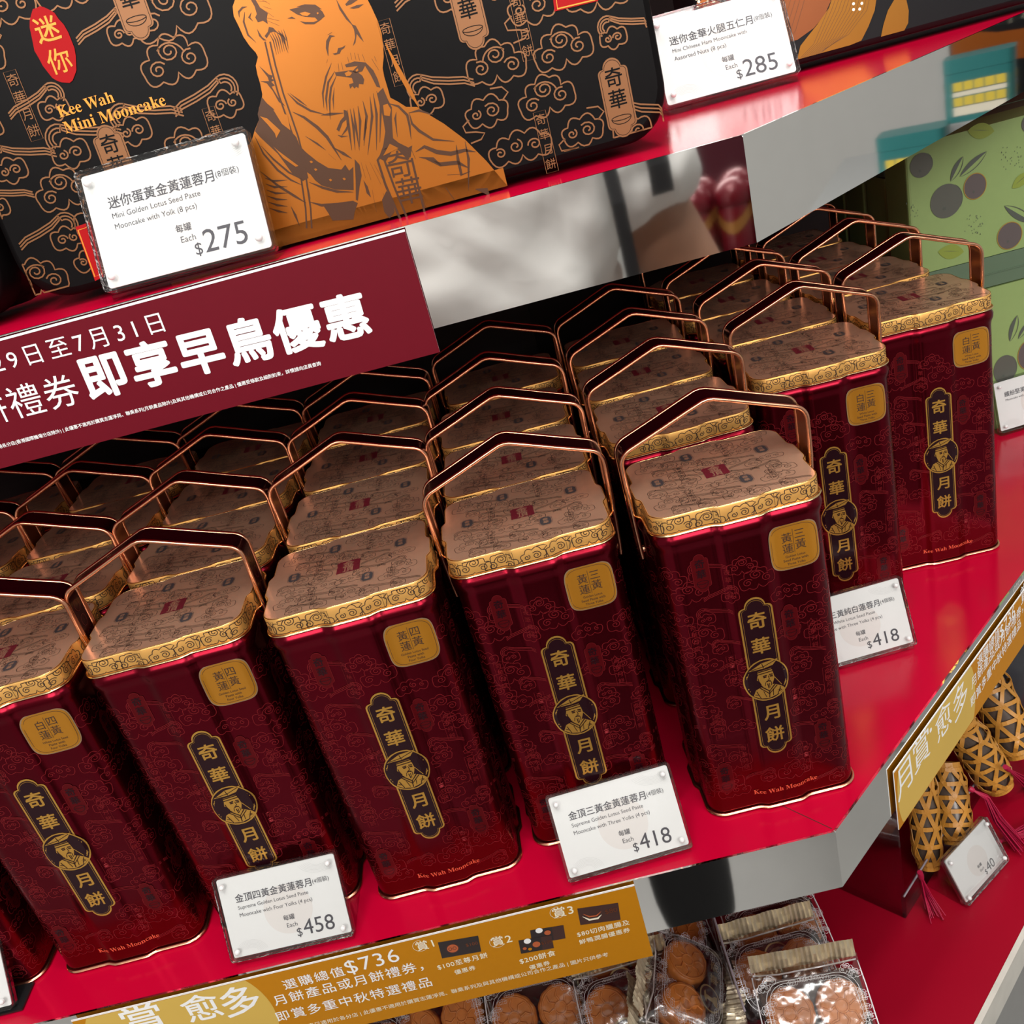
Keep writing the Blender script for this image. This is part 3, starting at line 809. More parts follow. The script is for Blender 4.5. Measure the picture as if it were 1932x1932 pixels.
v.ribbon(L, [lpx(L, *p) for p in ((1099, 1729), (1112, 1735), (1128, 1732), (1135, 1725))], .0016, .0002, 5, taper=True)
v.ribbon(L, [lpx(L, *p) for p in ((1100, 1724), (1112, 1729), (1126, 1727), (1134, 1719))], .0012, .0002, 2, taper=True)
v.text(L, '$80', lpx(L, 1142, 1724), lpx(L, 1165, 1719), .0002, 6)
v.build('voucher_picture', VM, L.root)

# the same banner on the right-hand edge
rc = on_plane(1686, 1457, RN * 0.0025, RN)
f = Plane((rc.x, rc.y, rc.z), RD, UP)
L = reward_sign('reward_banner', f, 0.42, 0.0505, 'gold hanging banner running along the right-hand shelf edge, above the bamboo baskets')
g = G()
T('月', (1694, 1512), (1722, 1468)); T('賞', (1725, 1460), (1755, 1416)); T('·', (1757, 1400), (1761, 1393))
T('愈', (1768, 1403), (1796, 1358)); T('多', (1801, 1362), (1827, 1318))
T('選購總值', (1844, 1261), (1886, 1200), bold=0.006); T('$736', (1887, 1205), (1915, 1160))
T('月餅產品或月餅禮券，', (1833, 1300), (1930, 1152), bold=0.006); T('即賞多重中秋特選禮品', (1832, 1334), (1926, 1180), bold=0.006)
T('賞1', (1926, 1140), (1945, 1110))
g.build('lettering', 'print_white', L.root)

# ------------------------------------------------------------------ acrylic price signs
film_mat('clear_acrylic', (0.985, 0.99, 0.988), 0.03, 0.03)
film_mat('acrylic_edge', (0.88, 0.91, 0.90), 0.35, 0.12, bump=0.4, nscale=300)
mat('tag_paper', (0.74, 0.74, 0.735), 0, 0.5, noise=0.03, nscale=40)
mat('tag_blush', (0.70, 0.665, 0.645), 0, 0.5)
mat('tag_line', (0.55, 0.55, 0.55), 0, 0.5)
mat('phone_dark', (0.015, 0.014, 0.015), 0.1, 0.2)
mat('clear_dot', (0.78, 0.79, 0.79), 0.1, 0.15)
TW, TH = 0.0785, 0.0525
def price_sign(p, q, z, lines, label, tilt=25, w=TW, h=TH, price=None, unit='每罐'):
    """acrylic stand whose lower edge runs through pixels p (left) and q (right) of the photo on the plane z"""
    A = on_z(p[0], p[1], z); B = on_z(q[0], q[1], z)
    u = (B - A); u.z = 0; ang = atan2(u.y, u.x); u = u.normalized()
    c = (A + B) / 2
    root = empty('price_sign', (c.x, c.y, z + 0.0004), ang)
    t = radians(tilt)
    fr = Plane((-w / 2, 0, 0.0036), (1, 0, 0), (0, sin(t), cos(t)))
    def rr(x0, x1, y0, y1, r=0.002):
        return arc(x1 - r, y0 + r, r, -pi / 2, 0, 4) + arc(x1 - r, y1 - r, r, 0, pi / 2, 4) + arc(x0 + r, y1 - r, r, pi / 2, pi, 4) + arc(x0 + r, y0 + r, r, pi, 1.5 * pi, 4)
    g = G(); o = rr(0, w, 0, h); n = len(o)
    for d0, d1 in ((0.0004, 0.0028), (-0.0036, -0.0008)): g.prism(fr, o, d0, d1, 0, 1)
    g.build('acrylic_block', ['clear_acrylic', 'acrylic_edge'], root)
    # foot that runs back under the panel
    k = G(); k.box((0, 0.021, 0.0012), (w * 0.96, 0.042, 0.0024), 0); k.build('acrylic_foot', 'clear_acrylic', root)
    c_ = G(); c_.prism(fr, rr(0.0016, w - 0.0016, 0.0018, h - 0.0018, 0.0015), -0.0006, 0.0001, 0)
    cc = (w * 0.53, h * 0.46); c_.poly(fr, [(cc[0] + w * 0.195 * cos(a), cc[1] + w * 0.195 * sin(a)) for a in [2 * pi * i / 40 for i in range(40)]], 0.00016, 1)
    for i in range(7):   # printed wave fans in two corners
        r = w * (0.06 + 0.012 * i)
        c_.ribbon(fr, [(w * 0.17 + r * cos(a), 0.0025 + r * 0.8 * sin(a)) for a in [0.15 + 2.2 * j / 12 for j in range(13)] if 0.17 * w + r * cos(a) > 0.003], 0.00012, 0.00018, 2)
        c_.ribbon(fr, [(w * 0.85 + r * 1.3 * cos(a), h - 0.0025 - r * 0.8 * sin(a)) for a in [0.9 + 2.0 * j / 12 for j in range(13)] if w * 0.85 + r * 1.3 * cos(a) < w - 0.003], 0.00012, 0.00018, 2)
    card = c_.build('paper_card', ['tag_paper', 'tag_blush', 'tag_line'], root)
    x = G()
    if lines:
        zh, cnt, en1, en2 = lines
        uw = w / 0.0785
        if zh:
            wz = 0.0054 * len(zh) * uw
            x.text(fr, zh, (0.0108 * uw, h * 0.665), (0.0108 * uw + wz, h * 0.665), 0.00025, bold=0.012)
            if cnt: x.text(fr, cnt, (0.0116 * uw + wz, h * 0.68), (0.0116 * uw + wz + 0.0105 * uw, h * 0.68), 0.00025)
        for i, e in enumerate((en1, en2)):
            if e: x.text(fr, e, (0.0112 * uw, h * (0.575 - 0.088 * i)), (0.0112 * uw + 0.00145 * len(e) * uw, h * (0.575 - 0.088 * i)), 0.00025)
        if price:
            x.text(fr, '$', (w * 0.555, h * 0.12), (w * 0.597, h * 0.12), 0.00025)
            x.text(fr, price, (w * 0.612, h * 0.12), (w * 0.612 + w * 0.083 * len(price), h * 0.115), 0.00025)
            x.text(fr, unit, (w * 0.475, h * 0.335), (w * 0.565, h * 0.335), 0.00025, bold=0.012)
            x.text(fr, 'Each', (w * 0.49, h * 0.245), (w * 0.575, h * 0.245), 0.00025)
        t_ = x.build('lettering', 'ink_tag', card)
    for dx in (0.07, 0.93):
        for dy in (0.115, 0.885):
            s = G(); base = (dx * w, dy * h)
            s.rings([[fr.pt(base[0] + r * cos(a), base[1] + r * sin(a), l) for a in [2 * pi * i / 14 for i in range(14)]] for r, l in ((0.0017, 0.0028), (0.0017, 0.0038), (0.0013, 0.0045), (0.0006, 0.0048))], 0, True, False, True)
            s.build('standoff_dot', 'clear_dot', root)
    tag(root, label, 'price sign', 'acrylic price signs on the shelves')
    return root
price_sign((208, 572), (530, 488), HZ, ('迷你蛋黃金黃蓮蓉月', '(8個裝)', 'Mini Golden Lotus Seed Paste', 'Mooncake with Yolk (8 pcs)'), 'acrylic price sign reading $275 in front of the black portrait box', 21, price='275')
price_sign((1268, 218), (1502, 155), HZ, ('迷你金華火腿五仁月', '(8個裝)', 'Mini Chinese Ham Mooncake with', 'Assorted Nuts (8 pcs)'), 'acrylic price sign reading $285 beside the petal-pattern black box', 24, price='285')
price_sign((443, 1823), (675, 1770), 0, ('金頂四黃金黃蓮蓉月', '(4個裝)', 'Supreme Golden Lotus Seed Paste', 'Mooncake with Four Yolks (4 pcs)'), 'acrylic price sign reading $458 above the gold banner', 26, price='458')
price_sign((1078, 1672), (1306, 1606), 0, ('金頂三黃金黃蓮蓉月', '(4個裝)', 'Supreme Golden Lotus Seed Paste', 'Mooncake with Three Yolks (4 pcs)'), 'acrylic price sign reading $418 at the front edge, before the corner tin', 30, price='418')
price_sign((1534, 1278), (1730, 1222), 0, ('金頂三黃純白蓮蓉月', '(4個裝)', 'Supreme White Lotus Seed Paste', 'Mooncake with Three Yolks (4 pcs)'), 'acrylic price sign reading $418 half hidden behind the corner tin', 20, price='418')
price_sign((1893, 823), (2018, 785), 0, ('繽紛堅果仁月', '(8個裝)', 'Mooncake with Mixed Nuts', ''), 'acrylic price sign at the right picture edge before the green boxes', 12, price='268')
ps = price_sign((-195, 1965), (40, 1906), 0, ('', '', '', ''), 'acrylic price sign cut off by the bottom left corner of the photo', 28)
fp = ps.matrix_basis.inverted() @ (on_z(44, 1884, 0.0))
g = G(); g.box((fp.x - 0.006, fp.y, 0.0008), (0.020, 0.020, 0.0012)); g.build('dark_foot', 'phone_dark', ps)

# ------------------------------------------------------------------ black portrait gift box and its neighbours
mat('box_black', (0.004, 0.0036, 0.0038), 0, 0.33, noise=0.15, nscale=160, bump=0.02, Specular_IOR_Level=0.06)
mat('box_copper', (0.175, 0.07, 0.022), 0.5, 0.4)
mat('box_gold', (0.30, 0.092, 0.004), 0.6, 0.32, noise=0.05, nscale=60)
mat('box_goldtext', (0.60, 0.22, 0.012), 0.3, 0.4)
mat('box_brown', (0.050, 0.017, 0.004), 0.5, 0.4)
mat('box_seal', (0.34, 0.004, 0.006), 0, 0.5, Specular_IOR_Level=0.1)

def rounded_rect(w, h, r, n=8):
    return arc(w - r, r, r, -pi / 2, 0, n) + arc(w - r, h - r, r, 0, pi / 2, n) + arc(r, h - r, r, pi / 2, pi, n) + arc(r, r, r, pi, 1.5 * pi, n)
def tin_box(root, w, h, d, r, m, lean=0.0, seam=0.35, edge=0.0035):
    """flat tin standing on its long side, face towards -y, with rounded corners, a rolled face edge and a lid seam"""
    o = rounded_rect(w, h, r)
    M = Matrix.Rotation(-radians(lean), 4, 'X')
    def ring(off, y):
        out = []
        for x, z in o:
            dx, dz = x - w / 2, z - h / 2
            sx = (w / 2 + off) / (w / 2); sz = (h / 2 + off) / (h / 2)
            out.append(M @ Vector((dx * sx, y, h / 2 + dz * sz)))
        return out
    lid = G()
    lid.rings([ring(0, d * seam), ring(0, edge), ring(-edge * 0.3, edge * 0.3), ring(-edge, 0.0)], 0)
    f = ring(-edge, 0.0); lid.add(f, [list(range(len(f)))[::-1]], 0)
    lid.build('lid', m, root)
    b = G()
    b.rings([ring(-0.0012, d * seam - 0.001), ring(-0.0012, d - edge), ring(-edge, d)], 0)
    f = ring(-edge, d); b.add(f, [list(range(len(f)))], 0)
    b.build('box_body', m, root)
    return Plane(M @ Vector((-w / 2, 0, 0)), (1, 0, 0), M @ Vector((0, 0, 1)))

def clouds_on(g, fr, w, h, seed, sc, ln, mi, lift, skip=lambda u, v: False, ny=9):
    rnd = random.Random(seed); v = 0.012; row = 0
    while v < h - 0.008:
        u = 0.008 + (row % 2) * sc * 0.5
        while u < w - 0.01:
            k = rnd.choice((0, 1, 1, 2, 2, 3)); s = sc * rnd.uniform(0.75, 1.15)
            if not skip(u, v):
                for pl, cl in cloud(k, u, v + rnd.uniform(-0.002, 0.002), s, rnd, rnd.choice((-1, 1))):
                    pl = [(min(w - 0.004, max(0.004, a)), min(h - 0.004, max(0.0045, b))) for a, b in pl]
                    g.ribbon(fr, pl, ln, lift, mi, closed=cl)
            u += sc * rnd.uniform(0.92, 1.12)
        v += sc * 0.62; row += 1

BW = 0.304; BY = 0.034
bcx = on_y(1256, 190, BY + 0.003).x + 0.001 - BW / 2
root = empty('gift_box', (bcx, BY, HZ + 0.0048))
fr_l = tin_box(root, BW, 0.285, 0.062, 0.021, 'box_black', 4)
tag(root, 'large black tin gift box printed with a golden bearded portrait', 'gift box', 'black gift boxes on the upper shelf')
FW = Plane(Vector((bcx, BY, HZ + 0.0048)) + fr_l.o, fr_l.ux, fr_l.uy)       # same face in world space, for reading the photo
class Local(Plane):
    pass
BL = Local(fr_l.o, fr_l.ux, fr_l.uy); BL.base = FW
def bp(x, y): return FW.px(x, y)
def K(pts): return [bp(400 + x / 4.83, y / 4.83) for x, y in pts]
def K3(pts): return [bp(644 + x / 3.0, y / 3.0) for x, y in pts]
# golden figure
SIL = [bp(*p) for p in ((455, -60), (447, -10))] + K([(190, 60), (200, 150), (245, 240), (290, 340), (345, 420), (400, 480), (420, 520), (400, 600), (415, 680), (440, 760), (460, 860), (455, 920), (430, 980), (420, 1040), (430, 1090), (390, 1190), (370, 1260), (345, 1310)]) + \
    [bp(*p) for p in ((440, 300), (400, 340), (360, 400), (335, 450), (322, 505), (318, 522))]
SILb = [(u, v) for u, v in SIL]
base_r = K3([(940, 1052)])[0]
SILb += [(SILb[-1][0] + 0.002, 0.0045), (base_r[0] + max(0.0, base_r[1] - 0.0045) * 0.9, 0.0045)]
SILb += K3([(940, 1052), (820, 910), (700, 790), (580, 700), (480, 640)]) + K([(1890, 990), (1870, 975), (1770, 975), (1700, 930), (1625, 890), (1600, 800), (1570, 700), (1555, 620), (1565, 520), (1560, 420), (1545, 300), (1510, 190), (1460, 80), (1420, 0)]) + [bp(680, -60)]
g = G()
g.poly(BL, SILb, 0.00035, 0)
# cap above the forehead, beyond the picture's upper edge
g.poly(BL, [bp(*p) for p in ((440, -55), (690, -55), (700, -120), (430, -130))][::-1], 0.0004, 1)
def pv(pts, lift=0.00045, mi=1): g.poly(BL, K(pts), lift, mi)
def sv(pts, w=14, mi=1, lift=0.0005, taper=True): g.ribbon(BL, K(pts), w / 4.83 * 0.000315, lift, mi, taper=taper)
# beads string outside the cheek
g.ribbon(BL, K([(1580, 395), (1700, 640), (1800, 820), (1888, 985)]), 0.0022, 0.0005, 0, taper=True)
# collar in dark brown with golden lappets left bare
pv([(455, 885), (500, 940), (560, 990), (620, 1060), (715, 1190), (770, 1250), (800, 1330), (860, 1390), (960, 1470), (1060, 1530), (1180, 1545), (1215, 1500), (1250, 1555), (1288, 1520), (1292, 1732), (1130, 1728), (1000, 1690), (900, 1610), (830, 1650), (740, 1590), (600, 1400), (520, 1325), (440, 1250), (392, 1195), (430, 1090), (418, 1040), (432, 980)])
pv([(440, 1060), (505, 1080), (625, 1190), (588, 1258), (575, 1215), (515, 1140)], 0.0006, 0); pv([(562, 1335), (600, 1370), (790, 1512), (765, 1520), (650, 1440)], 0.0006, 0)
pv([(560, 1000), (690, 1050), (716, 1188), (640, 1130)], 0.0006, 0); pv([(868, 1570), (900, 1590), (970, 1680), (930, 1670), (880, 1620)], 0.0006, 0)
for p in ((905, 1475), (945, 1545), (1080, 1640), (1205, 1630)): pv([(p[0] - 15, p[1] - 5), (p[0], p[1] + 14), (p[0] + 18, p[1] + 2), (p[0] + 2, p[1] - 12)][::-1], 0.0006, 0)
# eyes
pv([(705, 88), (800, 65), (900, 52), (970, 70), (1010, 110), (1030, 150), (970, 195), (940, 160), (850, 155), (780, 135)]); pv([(800, 122), (850, 108), (900, 125), (870, 148), (825, 142)], 0.0006, 0)
pv([(955, 120), (966, 112), (974, 122), (964, 134)], 0.0006, 0)
sv([(775, 62), (850, 52), (940, 55), (1000, 85)], 16); sv([(805, 195), (850, 212), (930, 212), (1000, 175)], 14); sv([(690, 170), (730, 162), (762, 172)], 12)
pv([(1215, 40), (1250, 0), (1330, 0), (1270, 40), (1225, 55)]); pv([(1255, 75), (1320, 48), (1385, 38), (1340, 72), (1290, 82)])
# nose, moustache, mouth
sv([(1135, 0), (1170, 80), (1230, 170), (1290, 240)], 16); pv([(1270, 220), (1310, 235), (1340, 290), (1385, 385), (1350, 350), (1320, 310), (1308, 390), (1285, 420), (1305, 340), (1295, 270)])
sv([(1120, 330), (1080, 330), (1055, 380), (1050, 440), (1060, 510)], 20); sv([(1055, 320), (1095, 295)], 18); sv([(1045, 575), (1055, 540)], 14)
pv([(1100, 490), (1140, 480), (1150, 440), (1190, 430), (1218, 412), (1205, 440), (1180, 455), (1165, 490), (1120, 502)])
for a, b in (((1262, 482), (1275, 545)), ((1298, 482), (1312, 545)), ((1330, 490), (1345, 550)), ((1370, 495), (1395, 560)), ((1235, 520), (1250, 575)), ((1480, 515), (1500, 560)), ((1455, 535), (1520, 640)), ((1180, 570), (1195, 640)), ((1150, 578), (1158, 650))): sv([a, b], 17)
pv([(1210, 590), (1300, 560), (1400, 570), (1470, 640), (1510, 720), (1535, 800), (1500, 790), (1450, 690), (1395, 600), (1370, 650), (1310, 670), (1280, 650), (1330, 600), (1225, 615)])
pv([(1120, 660), (1200, 650), (1270, 640), (1330, 660), (1370, 690), (1388, 725), (1380, 770), (1340, 765), (1335, 805), (1315, 790), (1300, 808), (1280, 785), (1260, 810), (1250, 770), (1290, 755), (1275, 710), (1200, 700), (1130, 690)])
pv([(1210, 668), (1245, 648), (1278, 665), (1260, 690), (1225, 695)], 0.0006, 0); pv([(1310, 640), (1330, 625), (1335, 645), (1318, 655)], 0.0006, 0)
sv([(1090, 575), (1040, 700), (1010, 850), (1020, 985)], 13); sv([(1120, 650), (1060, 750), (1040, 900), (1050, 1010)], 14); sv([(1135, 690), (1085, 800), (1072, 920), (1078, 1090)], 14); sv([(1115, 800), (1105, 900), (1110, 1000)], 10)
# beard
sv([(995, 1050), (1080, 1040), (1200, 1030)], 18); pv([(1135, 1180), (1170, 1100), (1205, 1060), (1200, 1000), (1230, 1010), (1245, 1090), (1250, 1180), (1230, 1160), (1225, 1090), (1190, 1120), (1160, 1200)])
sv([(1180, 1240), (1225, 1180), (1245, 1120)], 14); sv([(1145, 1230), (1180, 1245), (1240, 1240)], 12)
for k, (x0, y0, x1, y1, x2, y2) in enumerate(((1235, 1000, 1250, 1180, 1275, 1370), (1260, 990, 1290, 1160, 1305, 1370), (1290, 985, 1310, 1150, 1345, 1370), (1330, 965, 1350, 1100, 1345, 1340), (1375, 920, 1410, 1060, 1385, 1330), (1440, 880, 1460, 1060, 1420, 1410), (1470, 850, 1500, 1040, 1500, 1370), (1500, 830, 1540, 960, 1530, 1300), (1400, 1070, 1400, 1160, 1380, 1280))): sv([(x0, y0), (x1, y1), (x2, y2)], 17)
pv([(1510, 850), (1560, 800), (1570, 830), (1600, 900), (1640, 980), (1640, 1100), (1650, 1260), (1700, 1300), (1790, 1345), (1825, 1325), (1810, 1430), (1780, 1450), (1700, 1370), (1650, 1330), (1600, 1430), (1575, 1470), (1520, 1440), (1560, 1330), (1580, 1200), (1560, 1080), (1540, 990), (1520, 920)])
pv([(1560, 960), (1600, 945), (1632, 1000), (1620, 1060), (1570, 1050)], 0.0006, 0); pv([(1620, 1310), (1700, 1350), (1560, 1420)][::-1], 0.0006, 0)
sv([(1680, 1020), (1670, 1080), (1690, 1250)], 14); sv([(1600, 940), (1700, 970), (1780, 1050), (1800, 1140), (1815, 1270)], 18)
# ear and side hair
sv([(250, 160), (245, 110), (280, 70), (320, 62)], 13); sv([(300, 110), (290, 200), (330, 320), (405, 390)], 13); sv([(360, 115), (340, 160), (375, 195)], 14)
pv([(355, 0), (400, 0), (440, 70), (470, 90), (510, 120), (500, 170), (510, 220), (465, 190), (420, 205), (395, 160), (410, 130), (390, 60)])
pv([(410, 260), (460, 340), (500, 370), (470, 370), (430, 330)][::-1]); pv([(520, 245), (560, 255), (600, 300), (560, 290), (530, 300), (500, 350), (480, 330), (510, 290)])
for p in (((460, 0), (530, 40)), ((470, 60), (545, 85)), ((490, 100), (565, 158)), ((500, 165), (615, 190)), ((505, 190), (615, 235)), ((420, 10), (500, 15))): sv(list(p), 14)
for x in range(7): sv([(520 + 22 * x, 300 - 6 * x), (560 + 20 * x, 370 - 3 * x), (590 + 18 * x, 500 - 8 * x)], 8)
for p in (((560, 270), (640, 330), (695, 485)), ((600, 280), (650, 330), (678, 370))): sv(list(p), 11)
pv([(430, 600), (520, 680), (555, 690), (545, 720), (580, 730), (540, 745), (575, 780), (545, 790), (600, 880), (670, 970), (610, 930), (555, 830), (500, 760), (440, 740), (520, 740), (510, 705)])
# cap string down the front
for o in (-26, 20): sv([(510 + o, 380), (560 + o, 600), (630 + o, 850), (700 + o, 1050), (765 + o, 1240), (810 + o, 1420), (850 + o, 1700), (880 + o, 1900), (890 + o, 2080)], 11, taper=False)
sv([(690, 850), (780, 940), (900, 1010), (1040, 1045)], 15); sv([(710, 850), (800, 920), (870, 970)], 12); sv([(735, 1020), (840, 1070), (960, 1160), (1050, 1250), (1100, 1330), (1180, 1460)], 22); sv([(850, 1240), (960, 1310), (1040, 1370)], 13); sv([(1060, 1400), (1130, 1460)], 10); sv([(1100, 1340), (1200, 1400), (1275, 1445)], 20)
# robe edges
sv([(390, 1240), (470, 1400), (600, 1550), (720, 1640), (830, 1690)], 15); sv([(450, 1330), (560, 1450), (700, 1570), (830, 1640)], 14); sv([(440, 1560), (600, 1690), (760, 1790), (860, 1850)], 18); sv([(885, 1660), (1010, 1710), (1140, 1745), (1290, 1750)], 18); sv([(890, 1840), (1000, 1870), (1150, 1860), (1290, 1830)], 20); sv([(880, 1720), (900, 1815)], 15)
pv([(1020, 1880), (1140, 1860), (1285, 1830), (1330, 1850), (1300, 1932), (1290, 2000), (1100, 2010), (1060, 1940)]); sv([(720, 1880), (760, 1960), (800, 2060)], 16)
pv([(1300, 1450), (1345, 1500), (1365, 1600), (1345, 1700), (1330, 1830), (1312, 1820), (1310, 1650)]); pv([(1380, 1640), (1420, 1700), (1450, 1800), (1410, 1760)][::-1])
for p in (((1400, 1500), (1450, 1640)), ((1440, 1480), (1540, 1680)), ((1480, 1500), (1560, 1640)), ((1460, 1730), (1500, 1930)), ((1560, 1760), (1610, 1930)), ((1360, 1480), (1400, 1620))): sv(list(p), 11)
pv([(1550, 1820), (1590, 1740), (1640, 1800), (1665, 1930), (1620, 1990), (1570, 1930)])
# sceptre tablet with the two characters
sv([(1620, 1300), (1510, 1460), (1580, 1680), (1700, 1960), (1760, 2080)], 16, taper=False); sv([(1650, 1340), (1575, 1470), (1660, 1700), (1780, 1990)], 14, taper=False); sv([(1820, 1440), (1880, 1700), (1930, 1900), (1960, 2060)], 15, taper=False)
for ch, c in (('奇', (1712, 1500)), ('華', (1800, 1740))): g.ctext(BL, ch, bp(400 + c[0] / 4.83, c[1] / 4.83), 0.0125, 0.0005, 1, bold=0.004, rot=-0.06)
# sleeve folds
for pts, w in (([(385, 640), (400, 700), (440, 740), (520, 790), (640, 800)], 12), ([(380, 640), (440, 625), (520, 650)], 10), ([(420, 860), (470, 830), (540, 860), (620, 870), (700, 850), (760, 860)], 18), ([(480, 900), (560, 930), (660, 920), (720, 950)], 18), ([(440, 890), (520, 900), (570, 940)], 14), ([(650, 820), (660, 900), (680, 990), (730, 970)], 14), ([(700, 800), (720, 900), (720, 1080)], 12), ([(760, 1070), (820, 1080), (840, 1110)], 26), ([(230, 850), (310, 820), (390, 850)], 12), ([(390, 830), (420, 900)], 14), ([(600, 990), (700, 985)], 14), ([(450, 1090), (480, 1180)], 12), ([(590, 1060), (640, 1130)], 22)):
    g.ribbon(BL, K3(pts), w / 3.0 * 0.00031, 0.0005, 1, taper=True)
# left shoulder folds beside the price sign
for k in range(6): sv([(480 + 8 * k, 1620 + 55 * k), (560 + 10 * k, 1650 + 55 * k), (690, 1640 + 60 * k)], 15)
port = g.build('portrait_print', ['box_gold', 'box_brown'], root)
# copper cloud field
def inside(poly, u, v):
    c = False; n = len(poly)
    for i in range(n):
        (x0, y0), (x1, y1) = poly[i - 1], poly[i]
        if (y0 > v) != (y1 > v) and u < (x1 - x0) * (v - y0) / (y1 - y0) + x0: c = not c
    return c
keep = [bp(170, 175), bp(95, 85), bp(225, 160), bp(250, 255), bp(1165, 165), bp(220, 305), bp(880, 20), bp(250, 10)]
def skip(u, v):
    if any(inside(SILb, u + a, v + b) for a in (-0.009, 0.009) for b in (-0.008, 0.008)): return True
    if any(hypot(u - a, v - b) < 0.0135 for a, b in ((keep[0][0], keep[0][1]), keep[1], keep[2], keep[4], keep[5], keep[6], keep[7])): return True
    return False
g = G(); clouds_on(g, BL, BW, 0.285, 8, 0.028, 0.00066, 0, 0.0003, skip)
for x, y, hh in ((985, 50, 0.027), (1030, 268, 0.026), (413, 262, 0.026), (45, 200, 0.028), (740, 100, 0.026)):
    u, v_ = bp(x, y); vertical_tag(g, BL, u, v_, hh, 0, 0.0055, 0.00035, 0.00022)
for x, y in ((1165, 185), (222, 310), (882, 15), (243, -5)):
    u, v_ = bp(x, y)
    o = [(u + a, v_ + b) for a, b in tablet_outline(0.0066, -0.0165, 0.0165)]
    g.poly(BL, o, 0.00035, 0); g.ribbon(BL, [(u + a, v_ + b) for a, b in tablet_outline(0.0058, -0.0156, 0.0156)], 0.0002, 0.0004, 1, closed=True)
    g.ctext(BL, '奇', (u, v_ + 0.0085), 0.0085, 0.00045, 1, bold=0.012); g.ctext(BL, '華', (u, v_ - 0.0005), 0.0085, 0.00045, 1, bold=0.012)
    g.ribbon(BL, [(u + 0.0044 * cos(a), v_ - 0.0082 + 0.0010 * sin(a)) for a in [2 * pi * i / 16 for i in range(16)]], 0.0003, 0.00045, 1, closed=True)
    g.ribbon(BL, [(u + 0.0044 * cos(a), v_ - 0.0082 + 0.0026 * sin(a)) for a in [pi + pi * i / 12 for i in range(13)]], 0.0003, 0.00045, 1)
g.build('cloud_print', ['box_copper', 'box_black'], root)
g = G()
sc_ = bp(101, 86); j = random.Random(5)
g.poly(BL, [(sc_[0] + 0.0080 * (1 + j.uniform(-.04, .04)) * cos(a), sc_[1] + 0.0150 * (1 + j.uniform(-.03, .03)) * sin(a)) for a in [2 * pi * i / 30 for i in range(30)]], 0.0004, 0)
g.ctext(BL, '迷', (sc_[0], sc_[1] + 0.0062), 0.0105, 0.0005, 1, bold=0.015); g.ctext(BL, '你', (sc_[0], sc_[1] - 0.0062), 0.0105, 0.0005, 1, bold=0.008)
g.build('mini_seal', ['box_seal', 'box_goldtext'], root); g = G()
g.text(BL, serif('Kee Wah'), bp(114, 222), bp(218, 192), 0.0005, 1); g.text(BL, serif('Mini Mooncake'), bp(126, 252), bp(315, 198), 0.0005, 1)
g.build('title_lettering', ['box_seal', 'box_goldtext'], root)
for (a, b, c, d) in (((1040, -30), (1130, -50), (1128, 2), (1046, 22)), ((143, 428), (190, 412), (200, 520), (180, 530))):
    g = G(); q = [bp(*p) for p in (d, c, b, a)]; g.poly(BL, q, 0.0004, 0)
    m_ = (sum(p[0] for p in q) / 4, sum(p[1] for p in q) / 4)
    g.ribbon(BL, [(m_[0] + (p[0] - m_[0]) * 0.86, m_[1] + (p[1] - m_[1]) * 0.86) for p in q], 0.0006, 0.0005, 1, closed=True)
    g.build('red_label', ['box_seal', 'box_goldtext'], root)

# neighbour of the same range on the left
root2 = empty('gift_box', (bcx - BW - 0.0065, BY - 0.002, HZ + 0.0048))
fr2 = tin_box(root2, BW, 0.285, 0.062, 0.021, 'box_black', 4)
tag(root2, 'black cloud-print gift box cut off by the left picture edge', 'gift box', 'black gift boxes on the upper shelf')
g = G(); clouds_on(g, fr2, BW, 0.285, 17, 0.028, 0.00066, 0, 0.0003, lambda u, v: u < 0.19 or hypot(u - 0.262, v - 0.052) < 0.016)
for u, v_ in ((0.2625, 0.052),):
    g.poly(fr2, [(u + a, v_ + b) for a, b in tablet_outline(0.0066, -0.0165, 0.0165)], 0.00035, 0)
    g.ctext(fr2, '奇', (u, v_ + 0.0085), 0.0085, 0.00045, 1, bold=0.012); g.ctext(fr2, '華', (u, v_ - 0.0005), 0.0085, 0.00045, 1, bold=0.012)
    g.ribbon(fr2, [(u + 0.0044 * cos(a), v_ - 0.0082 + 0.0026 * sin(a)) for a in [pi + pi * i / 12 for i in range(13)]], 0.0003, 0.00045, 1)
vertical_tag(g, fr2, 0.289, 0.035, 0.026, 0, 0.0055, 0.00035, 0.00022); vertical_tag(g, fr2, 0.284, 0.115, 0.026, 0, 0.0055, 0.00035, 0.00022)
g.build('cloud_print', ['box_copper', 'box_black'], root2)

# petal box further right
mat('petal_bronze', (0.22, 0.065, 0.018), 0.6, 0.34, noise=0.06); mat('petal_gold', (0.30, 0.125, 0.016), 0.7, 0.32, noise=0.06); mat('petal_line', (0.10, 0.04, 0.015), 0.4, 0.4); mat('petal_orange', (0.30, 0.075, 0.006), 0.5, 0.36)
mat('box_charcoal', (0.006, 0.006, 0.007), 0, 0.36, noise=0.1, Specular_IOR_Level=0.18)
root3 = empty('gift_box', (0.198, 0.224, HZ + 0.0048))
fr3 = tin_box(root3, 0.304, 0.285, 0.062, 0.010, 'box_charcoal', 4)
tag(root3, 'black gift box with large bronze and gold petals, behind the $285 sign', 'gift box', 'black gift boxes on the upper shelf')
F3 = Plane(Vector((0.198, 0.224, HZ + 0.0048)) + fr3.o, fr3.ux, fr3.uy)
def q3(pts): return [(lambda t: (max(0.0015, t[0]), max(0.003, t[1])))(F3.px(1288 + x / 3.0, y / 3.0)) for x, y in pts]
g = G()
